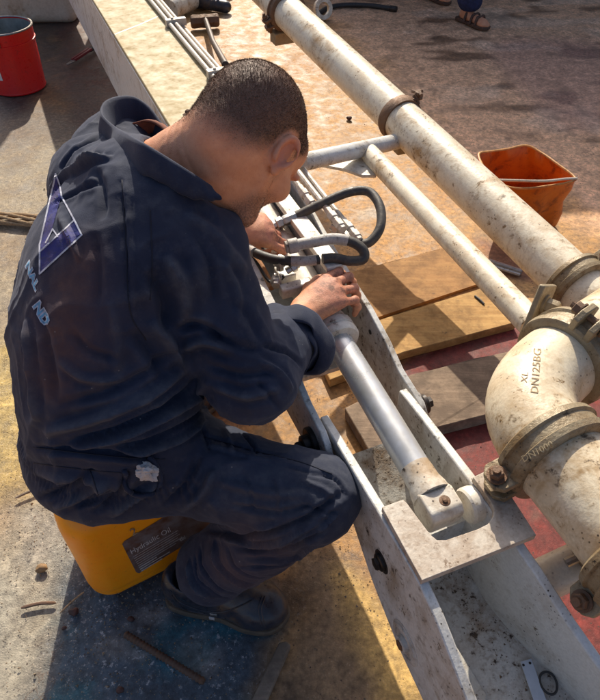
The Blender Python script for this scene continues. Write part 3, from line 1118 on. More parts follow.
# wire-tied strap half way along the big pipe
pm = P(397, 122, .43)
tt = np.dot(pm - pA, pd)
pm = pA + pd * tt
sc_ = thing('pipe_strap', pm, 'rusty strap with a knotted top holding the middle of the long pipe', 'strap')
mk('band', MB().lathe(pm - pd * .02, pd, [(0, PR), (0, PR + .007), (.012, PR + .010), (.028, PR + .010), (.04, PR + .007), (.04, PR)], 44, True), M['rust_steel'], sc_)
kn = pm + nrm(np.array((.62, .45, .75)) - pd * np.dot((.62, .45, .75), pd)) * (PR + .012)
mb = MB()
for i in range(7):
    a = np.array([random.uniform(-.03, .03) for _ in range(3)]); c2 = np.array([random.uniform(-.03, .03) for _ in range(3)])
    mb.tube(spline([kn + a, kn + np.array([random.uniform(-.012, .012), random.uniform(-.012, .012), .012 + random.uniform(0, .02)]), kn + c2], 5), .0055, 7)
mk('knot', mb, M['rust_steel'], sc_)
mk('bolt', MB().hexbolt(kn + np.array((.0, 0, .008)), (0, -.3, 1), .012, .02), M['rust_steel'], sc_)
# bracket clamp near the top of the picture
pt = P(279, 6, .555); tt = np.dot(pt - pA, pd); pt = pA + pd * tt
cl = clamp(pt, pd, PR, .05, 'rusty bolted clamp near the top end of the long pipe', np.array((-.8, -.5, -.4)), mat='rust_steel')
sdv = nrm(np.cross(pd, UPV))
mb = MB().box(pt - UPV * (PR + .03) - sdv * 0, (sdv, pd, UPV), (.07, .03, .025))
mk('saddle', mb, M['clamp_metal'], cl, 30, .004)
# small ring behind the top clamp
mb = MB().lathe(P(322, 9, .06), nrm(np.array((.4, -.8, .3))), [(0, .040), (0, .066), (.03, .066), (.03, .040)], 28, True)
fr = mk('flange_ring', mb, M['pipe_paint'], None)
tag(fr, 'small cream flange ring behind the top end of the long pipe', 'ring')

# cross bar, gusset and strut that hold the pipe off the boom
br = thing('pipe_bracket', P(365, 150, .44), 'grey tube bracket with gusset holding the long pipe off the boom', 'bracket')
cb0 = W(.50, -1.72, .57); cb1 = P(399, 141, .40)
cb_v = P(299, 163, .505)
mk('cross_bar', MB().tube([cb_v + (cb_v - cb1) * .35, cb_v, cb1], .0265, 20), M['grey_paint'], br)
mk('saddle_block', MB().box(cb1 + np.array((.01, .02, -.005)), (pd, np.cross(pd, UPV), UPV), (.035, .03, .035)), M['clamp_metal'], br, 30, .004)
st0 = P(366, 150, .425); st1 = P(533, 325, .50)
mk('strut', MB().tube([st0, st1], .0305, 24), M['pipe_paint'], br)
mb = MB().prism([P(x, y, .405) for x, y in ((305, 166), (325, 168), (345, 172), (362, 178), (376, 178), (377, 174), (368, 166), (360, 154), (330, 158))], (0, 0, .010))
mk('gusset', mb, M['white_paint'], br, 30, .002)
sd_ = nrm(st1 - st0)
# end flange of the strut: thick plate seen nearly edge on
fc = P(539, 309, .57)
fx = nrm(np.array((.62, -.55, .1))); fu = nrm(np.array((.25, .42, .85))); fw = np.cross(fx, fu)
mk('end_plate', MB().box(fc, (fx, fu, fw), (.0065, .052, .040)), M['clamp_metal'], br, 30, .003)
mk('end_bolt', MB().hexbolt(fc + fx * .0065 + fu * .012, fx, .016, .022), M['clamp_metal'], br)
mk('end_gusset', MB().prism([fc + fx * .006 - fu * .045 - fw * .01, fc + fx * .006 + fu * .02 - fw * .01, fc + fx * .045 - fu * .04 - fw * .01], fw * .012), M['clamp_metal'], br, 30, .002)

# elbow
EZ = .58
eL = P(553, 452, EZ); eU = P(567, 357, EZ)
ER = .0745
dU = nrm(np.array((.80, .60, 0)))
Cc = None
A2 = np.array([[-AX[0], dU[0]], [-AX[1], dU[1]]])
k_, m_ = np.linalg.solve(A2, (eU - eL)[:2])
Cc = eL - AX * k_
pts = []
for i in range(25):
    t = i / 24
    pts.append((1 - t) ** 2 * eU + 2 * t * (1 - t) * (Cc * 1.0) + t * t * eL)
# rounder bend than a parabola
pc = []
for i, p in enumerate(pts):
    t = i / 24
    w_ = 4 * t * (1 - t) * .10
    pc.append(p * (1 - w_) + (Cc * w_))
elbow = thing('pipe_elbow', Cc, 'fat grimy cream pipe elbow with stamped size lettering', 'elbow')
mb = MB().tube([eU + dU * .03] + pc + [eL + AX * .03], ER, 48)
eo = mk('bend', mb, M['elbow_paint'], elbow, 80)
ebv = BVHTree.FromPolygons(mb.v, [list(f) for f in mb.f])
M['stamp'] = plain('stamped_letters', (.34, .24, .13), .7, 0, .5)
text_px('stamped_lettering', 'DN125BG', (538, 394), (.8, -10.5), (-11, -1.6), ebv, M['stamp'], elbow, .0006, 0.0)
text_px('stamped_lettering', 'XL', (527, 383), (1.2, -9), (-9, -1.6), ebv, M['stamp'], elbow, .0006, 0.0)
# worn pair of couplings
lowp = thing('delivery_pipe', eL + AX * .2, 'grimy cream pipe running from the elbow out of the right edge', 'pipe')
mk('pipe_body', MB().lathe(eL + AX * .012, AX, [(0, ER - .008), (0, ER - .001), (.185, ER - .001), (.185, ER - .008)], 48), M['elbow_paint'], lowp)
clamp(eL + AX * .195, AX, ER, .050, 'pipe clamp at the right edge below the elbow, beside the stubby bracket', np.array((-.5, -.3, -.8)))
lc = clamp(eL, AX, ER, .052, 'ring clamp with raised lettering below the pipe elbow', np.array((-.8, -.55, -.25)))
cw = MB().lathe(eL, AX, [(-.026, ER + .018), (.026, ER + .018)], 64)
cbv = BVHTree.FromPolygons(cw.v, [list(f) for f in cw.f])
M['cast'] = plain('cast_letters', (.40, .32, .19), .5, .2, .3)
text_px('raised_lettering', 'DN1000', (524, 462.5), (8.6, -4.6), (-4.6, -8.6), cbv, M['cast'], lc, .0012, .004)
upc = clamp(eU, dU, ER, .060, 'heavy bolted clamp between the elbow and the pipe behind it', np.array((.50, .2, .9)))
uppipe = thing('delivery_pipe', eU + dU * .2, 'cream pipe leaving the elbow towards the right edge behind the clamp', 'pipe')
mk('pipe_body', MB().lathe(eU + dU * .012, dU, [(0, ER - .008), (0, ER - .001), (.55, ER - .001), (.55, ER - .008)], 48), M['elbow_paint'], uppipe)

# lower bracket between the boom box and the pipe
lb = thing('pipe_bracket', P(565, 575, .42), 'stubby cream tube bracket between the boom box and the lower pipe', 'bracket')
q0 = P(534, 584, .41); q1 = P(586, 560, .44)
q0 = q0 - (q1 - q0) * .12
mk('stub_tube', MB().tube([q0, q1], .0335, 24), M['pipe_paint'], lb)
dd = nrm(q1 - q0)
mk('bolt_shank', MB().tube([P(566, 563, .475), P(592, 551, .49)], .0075, 10), M['bare_steel'], lb)
for x, y, z in ((578, 557.5, .482), (586, 553.5, .486)):
    mk('nut', MB().hexbolt(P(x, y, z), dd, .015, .010), M['clamp_metal'], lb)
fc = P(592, 562, .48)
mk('end_plate', MB().box(fc, (dd, nrm(np.array((-.25, .25, .9))), np.cross(dd, nrm(np.array((-.25, .25, .9))))), (.007, .062, .036)), M['pipe_paint'], lb, 30, .003)
# ------------------------------------------------------------------ the worker
wk = thing('person', (-.33, .70, 0), 'crouching worker in navy coveralls sitting on a yellow can, hands on the cylinder', 'person')
FW = nrm((.80, .60, 0)); LT = nrm((.60, -.80, 0))            # facing, and his right-hand side
PEL = np.array((-.335, .685, .465))
C7 = np.array((-.295, .935, .875))
SH_R = np.array((-.172, .825, .795)); SH_L = P(122, 152, .80)
EL_R = P(254, 382, .635); WR_R = P(303, 313, .592)
EL_L = np.array((-.30, 1.27, .70)); WR_L = P(231, 226, .655)
HIP_R = np.array((-.29, .665, .445)); KNEE_R = P(312, 496, .455)
ANK_R = P(199, 578, .11)
HIP_L = np.array((-.40, .80, .455)); KNEE_L = np.array((-.22, 1.12, .45)); ANK_L = np.array((-.33, 1.10, .10))
HD = P(248, 143, .925)
hf = nrm((.50, .085, -.863))
hc = np.array((.575, .708, .402)); hc = nrm(hc - hf * np.dot(hc, hf))
he = np.cross(hf, hc)
_t = D2R(18)
hf, he = hf * math.cos(_t) - he * math.sin(_t), he * math.cos(_t) + hf * math.sin(_t)
#                                        # towards his right ear


def H(x, y, z):
    return HD + he * x + hf * y + hc * z


# ---- skin: head, neck, trunk, arms and hands in one surface
B = Field((-.62, .45, .35), (.20, 1.38, 1.10), .0036)
HA = (he, hf, hc)
B.ell(H(0, -.010, .030), HA, (.076, .097, .086), .02)
B.ell(H(0, -.035, .022), HA, (.072, .070, .078), .03)
B.ell(H(0, .030, -.035), HA, (.060, .070, .080), .03)
B.ell(H(0, .060, .048), HA, (.060, .036, .045), .02)
for sx in (-1, 1):
    B.cap(H(.058 * sx, .008, -.045), H(.040 * sx, .055, -.092), .018, .016, .02)
    B.cap(H(.040 * sx, .055, -.092), H(0, .082, -.103), .016, .018, .02)
    B.ell(H(.047 * sx, .062, -.018), HA, (.026, .030, .024), .02)                  # cheekbone
    B.ell(H(.033 * sx, .088, .012), HA, (.017, .012, .011), .006, 'sub')           # eye socket
    B.ell(H(.032 * sx, .081, .011), HA, (.0125, .0125, .0125), .003)               # eye
    B.cap(H(.014 * sx, .103, .030), H(.050 * sx, .092, .027), .008, .006, .012)    # brow
    # ear: lobe, rim and hollow
    ex = .079 * sx
    ea = (nrm(he * sx + hf * -.45), nrm(hf + he * sx * .45), hc)
    B.ell(H(ex + .003 * sx, -.012, -.003), ea, (.0075, .015, .027), .008)
    rim = []
    for a in np.linspace(-60, 235, 16):
        ra = D2R(a)
        base = H(ex + .007 * sx, -.014, -.002)
        rim.append(base + ea[1] * (.016 * -math.cos(ra)) + hc * (.026 * math.sin(ra)) + ea[0] * .005)
    for a, c_ in zip(rim[:-1], rim[1:]):
        B.cap(a, c_, .0042, None, .004)
    B.ell(H(ex + .014 * sx, -.007, .003), ea, (.0055, .008, .013), .004, 'sub')
    B.ell(H(ex + .006 * sx, -.004, -.030), HA, (.006, .009, .010), .006)
B.cap(H(0, .096, .018), H(0, .111, -.020), .009, .011, .014)
B.cap(H(-.012, .102, -.024), H(.012, .102, -.024), .009, None, .008)
B.ell(H(0, .094, -.055), HA, (.024, .012, .012), .012)
B.cap(H(-.019, .104, -.056), H(.019, .104, -.056), .0022, None, .004, 'sub')
# neck and trunk
nb = C7 + FW * .06 + np.array((0, 0, -.03))
B.cap(H(0, -.045, -.035), nb, .057, .062, .03)
B.cap(H(0, .005, -.07), nb + FW * .06 + np.array((0, 0, -.03)), .045, .058, .03)
B.cap(H(.035, -.03, -.04), C7 + LT * .05 + FW * .04 - UPV * .045, .028, .040, .03)
B.cap(H(-.035, -.03, -.04), C7 - LT * .05 + FW * .04 - UPV * .045, .028, .040, .03)
sc0 = (SH_R + SH_L) / 2
for a, b_, r0, r1 in ((C7 - UPV * .04, sc0 - UPV * .08 + FW * .02, .075, .10), (sc0 - UPV * .08 + FW * .02, PEL + UPV * .06, .10, .09),
                      (SH_R, SH_L, .056, .040), (SH_R, EL_R, .048, .040), (SH_L - UPV * .02, EL_L, .040, .038), (EL_L, WR_L, .042, .028), (EL_R, WR_R, .041, .0275),
                      (PEL + UPV * .06, PEL, .09, .07)):
    B.cap(a, b_, r0, r1, .03)


def hand(wr, kd, nrmv, side, spread, curls, thumb, scale=1.0, base_len=.088):
    """wr wrist, kd towards the knuckles, nrmv back of the hand, side towards the index finger"""
    kd = nrm(kd); nrmv = nrm(nrmv - kd * np.dot(nrmv, kd)); sdv = nrm(side - kd * np.dot(side, kd) - nrmv * np.dot(side, nrmv))
    ks = []
    for i in range(4):
        o = (1.5 - i) * .0205 * scale
        k = wr + kd * (base_len - abs(i - 1) * .004 - (.006 if i == 3 else 0)) * scale + sdv * o + nrmv * (.004 - .0035 * abs(i - 1))
        ks.append(k)
        B.cap(wr + sdv * o * .55 + kd * .008, k, .0155 * scale, .0118 * scale, .014)
    B.ell(wr + kd * .045 * scale, (kd, sdv, nrmv), (.050 * scale, .036 * scale, .0175 * scale), .012)
    tips = []
    for i in range(4):
        L = [.046, .050, .047, .037][i] * scale
        rr = [.0098, .0100, .0095, .0085][i] * scale
        c0, c1, c2 = curls[i]
        p = ks[i]
        ang = 0
        fan = sdv * (1.5 - i) * spread
        for j, (ln, cu) in enumerate(((L, c0), (L * .62, c1), (L * .50, c2))):
            ang += cu
            d_ = nrm(kd * math.cos(D2R(ang)) - nrmv * math.sin(D2R(ang)) + fan)
            p2 = p + d_ * ln
            B.cap(p, p2, rr * (1.04 - .07 * j), rr * (.98 - .09 * j), .0045)
            B.ell(p, (kd, sdv, nrmv), (rr * 1.12, rr * 1.1, rr * 1.08), .004)
            p = p2
        tips.append(p)
        bk = nrm(kd * math.sin(D2R(ang)) + nrmv * math.cos(D2R(ang)))
        NAILS.append((p - d_ * .003 + bk * rr * .80, d_, bk, rr))
    t0 = wr + kd * .020 * scale + sdv * .022 * scale - nrmv * .006
    p = t0
    rr = .0125 * scale
    for ln, dv in zip((.040, .032, .026), thumb):
        d_ = nrm(kd * dv[0] + sdv * dv[1] + nrmv * dv[2])
        B.cap(p, p + d_ * ln * scale, rr, rr * .88, .009)
        p = p + d_ * ln * scale
        rr *= .86
    HANDS.append((wr, ks))
    return ks, tips


HANDS = []
NAILS = []


KR = P(338, 287, .612)
hand(WR_R, KR - WR_R, np.array((-.10, -.30, 1.0)), np.array((-.35, .90, .1)), .10,
     [(22, 42, 34), (26, 46, 34), (30, 50, 36), (30, 54, 38)], [(.75, .55, -.15), (.9, .25, -.3), (.95, .1, -.4)])
KL = P(283, 232, .628)
hand(WR_L, KL - WR_L, np.array((.05, -.45, 1.0)), np.array((.25, -.95, -.1)), .02,
     [(30, 46, 30), (42, 60, 35), (48, 65, 40), (52, 70, 40)], [(.8, .45, -.4), (.95, .1, -.4), (.95, -.1, -.3)], 1.0, .082)
V, F = B.mesh(2)
NV = vnormals(V, F)
# neck creases, tendons on the backs of the hands, knuckle wrinkles
dv_ = np.zeros(len(V))
axn = nrm(nb - H(0, -.045, -.035))
hn = (V - H(0, -.045, -.035)) @ axn
nearn = np.linalg.norm(V - (nb + H(0, -.045, -.035)) / 2, axis=1) < .13
for k0_, am in ((.035, .0016), (.052, .0012), (.070, .0014)):
    dv_ -= nearn * am * np.exp(-((hn - k0_ - .006 * vnoise(V, 18, 9)) / .0035) ** 2)
dv_ += .0006 * vnoise(V, 60, 12) + .0004 * vnoise(V, 130, 13)
for wr_, ks_ in HANDS:
    for k_ in ks_:
        d_ = k_ - wr_; L2 = d_ @ d_
        t_ = np.clip(((V - wr_) @ d_) / L2, 0, 1)
        ds_ = np.linalg.norm(V - wr_ - t_[:, None] * d_, axis=1)
        dv_ += .0014 * np.exp(-((ds_ - .011) / .006) ** 2) * (t_ > .25) * (t_ < .95) * np.exp(-(((V - wr_ - t_[:, None] * d_) ** 2).sum(1) / .02 ** 2)) * .6
        dk = np.linalg.norm(V - k_, axis=1)
        dv_ += .0016 * np.exp(-(dk / .010) ** 2)
V = V + NV * dv_[:, None]
NV = vnormals(V, F)
loc = (V - HD) @ np.stack([he, hf, hc], 1)                    # head coordinates
lx, ly, lz = loc[:, 0], loc[:, 1], loc[:, 2]
inhead = (np.linalg.norm(loc, axis=1) < .17)
# hairline: front, temple, behind the ear, nape
front = sstep(-(ly - (.062 + .25 * (lz - .06))), -.010, .016)
low = np.interp(ly, [-.12, -.07, -.045, -.020, -.008, .012, .03, .06, .1], [-.062, -.056, -.036, .016, .034, .026, .022, .045, .075])
low = low + .004 * vnoise(V, 90, 3)
fade = np.interp(ly, [-.1, -.05, 0, .1], [.040, .040, .018, .012])
hair_m = inhead * front * sstep(lz - low, -fade * .45, fade) * (np.linalg.norm(loc, axis=1) > .05)
ear_d = np.sqrt(((np.abs(lx) - .088) / .016) ** 2 + ((ly + .010) / .026) ** 2 + ((lz) / .036) ** 2)
hair_m = hair_m * sstep(ear_d, 1.05, 1.35)
hair_m = hair_m * (1 - .50 * np.exp(-(((ly - .030) / .05) ** 2 + ((lz - .112) / .045) ** 2 + (lx / .05) ** 2)))
# stubble along the jaw, sideburn in front of the ear
side_b = sstep(-np.abs(ly - .020), -.016, -.006) * sstep(lz, -.06, -.03) * sstep(-lz, -.045, -.02)
jaw = sstep(-lz - .010 - .6 * np.maximum(0, .045 - ly), .018, .05) * sstep(ly, .002, .03)
jaw_lo = sstep(lz + .125, 0, .02)
beard = inhead * np.clip(.45 * side_b + jaw * jaw_lo, 0, 1) * (np.abs(lx) > .0) * sstep(ear_d, 1.15, 1.5)
m, nt, b = new_mat('skin')
co = geo_pos(nt)
hm = nt.nodes.new('ShaderNodeVertexColor'); hm.layer_name = 'hair'
bd_ = nt.nodes.new('ShaderNodeVertexColor'); bd_.layer_name = 'beard'
rd = nt.nodes.new('ShaderNodeVertexColor'); rd.layer_name = 'redness'
n1 = noise(nt, co, 45, 6, .6); n2 = noise(nt, co, 420, 3, .6); n3 = noise(nt, co, 900, 2, .5)
c = mix(nt, ramp(nt, n1, .3, .7), (.62, .265, .140), (.72, .350, .200))
c = mix(nt, math_n(nt, 'MULTIPLY', rd.outputs[0], .7), c, (.56, .205, .135))
gs = nt.nodes.new('ShaderNodeVertexColor'); gs.layer_name = 'grease'
c = mix(nt, ramp(nt, noise(nt, co, 140, 4, .7), .52, .72, 0, .35), c, (.52, .17, .09))
c = mix(nt, math_n(nt, 'MULTIPLY', gs.outputs[0], ramp(nt, noise(nt, co, 70, 5, .7), .45, .62, 0, .8)), c, (.07, .045, .035))
c = mix(nt, math_n(nt, 'MULTIPLY', hm.outputs[0], .80), c, (.065, .043, .032))
stb = math_n(nt, 'MULTIPLY', bd_.outputs[0], ramp(nt, n2, .35, .6, .25, .65))
c = mix(nt, stb, c, (.10, .058, .042))
nt.links.new(c, b.inputs['Base Color'])
nt.links.new(ramp(nt, n1, .3, .7, .42, .58), b.inputs['Roughness'])
b.inputs['Subsurface Weight'].default_value = .12
b.inputs['Subsurface Radius'].default_value = (.9, .35, .2)
b.inputs['Subsurface Scale'].default_value = .008
bump(nt, b, math_n(nt, 'ADD', n2, n3), .42, .0016)
M['skin'] = m
red = np.clip(sstep(ear_d, 1.25, .6) * inhead + (np.linalg.norm(V - KR, axis=1) < .055) * .7 + (np.linalg.norm(V - KL, axis=1) < .05) * .8, 0, 1)
grease = np.clip(1.0 * np.exp(-(np.linalg.norm(V - KR, axis=1) / .06) ** 2) + np.exp(-(np.linalg.norm(V - KL, axis=1) / .05) ** 2), 0, 1)
body = mesh_np('body', V, F, m, wk, {'hair': hair_m, 'beard': beard, 'redness': red, 'grease': grease})
skin_bvh = bvh_of(V, F)
M['nail'] = plain('finger_nail', (.62, .36, .27), .3, 0, .15, 200)
for c_, d_, bk, rr in NAILS:
    sd2 = np.cross(d_, bk)
    vs = []
    for i in range(5):
        for j in range(5):
            u_, w_ = (i - 2) / 2, (j - 2) / 2
            vs.append(c_ + d_ * .0062 * u_ + sd2 * .0052 * w_ * (1 - .2 * max(0, u_)) - bk * (.0022 * w_ * w_ + .0012 * u_ * u_) + bk * .0012)
    mk('finger_nail', MB().add(vs, [(i * 5 + j, i * 5 + j + 1, i * 5 + j + 6, i * 5 + j + 5) for i in range(4) for j in range(4)]), M['nail'], body, 180)

# hair: short strands rooted in the scalp, and stubble
m, nt, b = new_mat('dark_hair')
b.inputs['Base Color'].default_value = (.125, .080, .053, 1)
b.inputs['Roughness'].default_value = .65
M['hair'] = m


def strands(name, mask, n, length, width, lean, seed):
    r = np.random.default_rng(seed)
    fm = mask[F].mean(1)
    tri = V[F]
    area = np.linalg.norm(np.cross(tri[:, 2] - tri[:, 0], tri[:, 3] - tri[:, 1]), axis=1)
    pr = fm * area
    pick = r.choice(len(F), n, p=pr / pr.sum())
    uv = r.random((n, 2))
    q = tri[pick]
    pos = ((1 - uv[:, :1]) * (1 - uv[:, 1:]) * q[:, 0] + uv[:, :1] * (1 - uv[:, 1:]) * q[:, 1] + uv[:, :1] * uv[:, 1:] * q[:, 2] + (1 - uv[:, :1]) * uv[:, 1:] * q[:, 3])
    nn_ = NV[F[pick, 0]]
    d_ = nn_ + lean[None, :] * .9 + r.normal(0, .28, (n, 3))
    d_ /= np.linalg.norm(d_, axis=1)[:, None]
    L = length * (.55 + .6 * r.random(n)) * (.45 + .55 * fm[pick])
    sidev = np.cross(d_, r.normal(0, 1, (n, 3)))
    sidev /= np.linalg.norm(sidev, axis=1)[:, None]
    a = pos - sidev * width; bb = pos + sidev * width; cc = pos + d_ * L[:, None]
    VV = np.stack([a, bb, cc], 1).reshape(-1, 3)
    FF = np.arange(len(VV)).reshape(-1, 3)
    return mesh_np(name, VV, FF, M['hair'], wk)


strands('hair', hair_m ** 1.3, 46000, .0036, .00022, nrm(-hc * .8 - hf * .5), 3)
strands('stubble', beard, 5000, .0028, .00022, nrm(-hc), 4)

# ---- coveralls
Cv = Field((-.64, .40, .08), (.28, 1.42, 1.02), .0040)
secs = [((-.335, .715, .445), .150, .145), ((-.338, .705, .50), .165, .145), ((-.342, .735, .58), .168, .140), ((-.335, .795, .665), .182, .150),
        ((-.305, .875, .745), .200, .155), ((-.272, .945, .805), .185, .128), ((-.268, .955, .845), .13, .085)]
TS = []
for i in range(len(secs) - 1):
    for k in range(4):
        t = k / 4
        a, b_ = secs[i], secs[i + 1]
        TS.append((np.array(a[0]) * (1 - t) + np.array(b_[0]) * t, a[1] * (1 - t) + b_[1] * t, a[2] * (1 - t) + b_[2] * t))
TS.append((np.array(secs[-1][0]), secs[-1][1], secs[-1][2]))
tw = nrm(C7 - PEL)
for c_, hw, hd in TS:
    f2 = nrm(FW - tw * np.dot(FW, tw)); l2 = np.cross(f2, tw)
    Cv.ell(c_, (l2, f2, tw), (hw, hd, .075), .03)
# shoulders and sleeves
Cv.cap(C7 + FW * .02 - UPV * .05, SH_R - UPV * .005, .072, .072, .05)
Cv.cap(C7 + FW * .02 - UPV * .05, SH_L - UPV * .012, .070, .062, .05)
Cv.cap(SH_R, EL_R + np.array((0, 0, .0)), .078, .066, .035)
Cv.cap(SH_R * .55 + EL_R * .45 + np.array((-.03, .01, -.01)), EL_R + np.array((-.02, 0, .005)), .066, .056, .03)
CUFF = EL_R * .42 + WR_R * .58
Cv.cap(EL_R, CUFF, .063, .056, .02)
Cv.cap(SH_L, EL_L, .062, .058, .03)
CUFF_L = EL_L * .45 + WR_L * .55
Cv.cap(EL_L, CUFF_L, .062, .054, .02)
Cv.ell(P(98, 192, .78), (FW, LT, UPV), (.085, .10, .10), .05)
Cv.ell(P(110, 150, .80), (FW, LT, UPV), (.07, .07, .06), .04)
# seat, thighs and lower legs
Cv.ell(PEL + np.array((-.03, .02, -.025)), (FW, LT, UPV), (.150, .160, .085), .04)
Cv.cap(P(170, 330, .66), P(170, 378, .60), .070, .062, .03)
Cv.cap(HIP_R + np.array((0, .01, 0)), KNEE_R, .094, .060, .05)
Cv.cap(HIP_R + np.array((.06, .01, .005)), KNEE_R + np.array((-.05, .01, .0)), .080, .066, .03)
Cv.ell(KNEE_R + np.array((.012, 0, .002)), ((1, 0, 0), (0, 1, 0), UPV), (.070, .064, .064), .03)
HEM_R = ANK_R * .84 + KNEE_R * .16
Cv.cap(KNEE_R + np.array((-.01, .0, -.02)), HEM_R, .066, .064, .05)
Cv.cap(KNEE_R * .5 + HEM_R * .5 + np.array((0, -.01, .0)), HEM_R, .068, .066, .03)
Cv.cap(HIP_L, KNEE_L, .105, .085, .05)
Cv.cap(KNEE_L, ANK_L * .85 + KNEE_L * .15, .085, .068, .04)
# openings: cuffs, trouser hem, neck
Cv.half  # (kept whole; openings are cut with capsules below)
ad = nrm(WR_R - EL_R)
Cv.cap(CUFF - ad * .01, CUFF + ad * .12, .047, .052, .004, 'sub')
Cv.ell(CUFF + ad * .085, (ad, LT, UPV), (.055, .09, .09), .004, 'sub')
ld = nrm(ANK_R - KNEE_R)
Cv.cap(HEM_R - ld * .01, HEM_R + ld * .12, .056, .062, .004, 'sub')
Cv.ell(HEM_R + ld * .115, (ld, np.cross(ld, UPV), np.cross(ld, np.cross(ld, UPV))), (.06, .10, .10), .004, 'sub')
Cv.cap(nb + np.array((0, 0, -.035)), H(0, -.03, -.03), .078, .10, .02, 'sub')
V, F = Cv.mesh(3)
NV = vnormals(V, F)
bv0 = bvh_of(V, F)


def stroke(pxs, amp, wid, soft=None):
    """a fold: a ridge (amp > 0) or crease (amp < 0) that follows the cloth"""
    pts = []
    for x, y in [tuple(p) for p in spline([np.array((a, b_)) for a, b_ in pxs], 8)]:
        p, n = hit_px(bv0, x, y)
        if p is not None:
            pts.append(p)
    if len(pts) < 2:
        return
    pts = np.array(pts)
    # drop jumps between separate layers of cloth
    global DISP
    lo = pts.min(0) - wid * 3; hi = pts.max(0) + wid * 3
    sel = np.where(((V > lo) & (V < hi)).all(1))[0]
    if len(sel) == 0:
        return
    best = np.full(len(sel), 1e9); bt = np.zeros(len(sel))
    for i in range(len(pts) - 1):
        a, b_ = pts[i], pts[i + 1]
        d_ = b_ - a
        if np.linalg.norm(d_) > .06:
            continue
        t = np.clip(((V[sel] - a) @ d_) / (d_ @ d_ + 1e-12), 0, 1)
        dist = np.linalg.norm(V[sel] - a - t[:, None] * d_, axis=1)
        u = (i + t) / (len(pts) - 1)
        upd = dist < best
        best[upd] = dist[upd]; bt[upd] = u[upd]
    taper = np.clip(np.minimum(bt, 1 - bt) * 5, 0, 1) ** .7
    g = np.exp(-(best / wid) ** (1.25 if amp < 0 else 2)) - .30 * np.exp(-((best - 1.7 * wid) / (.9 * wid)) ** 2)
    DISP[sel] += amp * g * taper


DISP = np.zeros(len(V))
mmw = .001
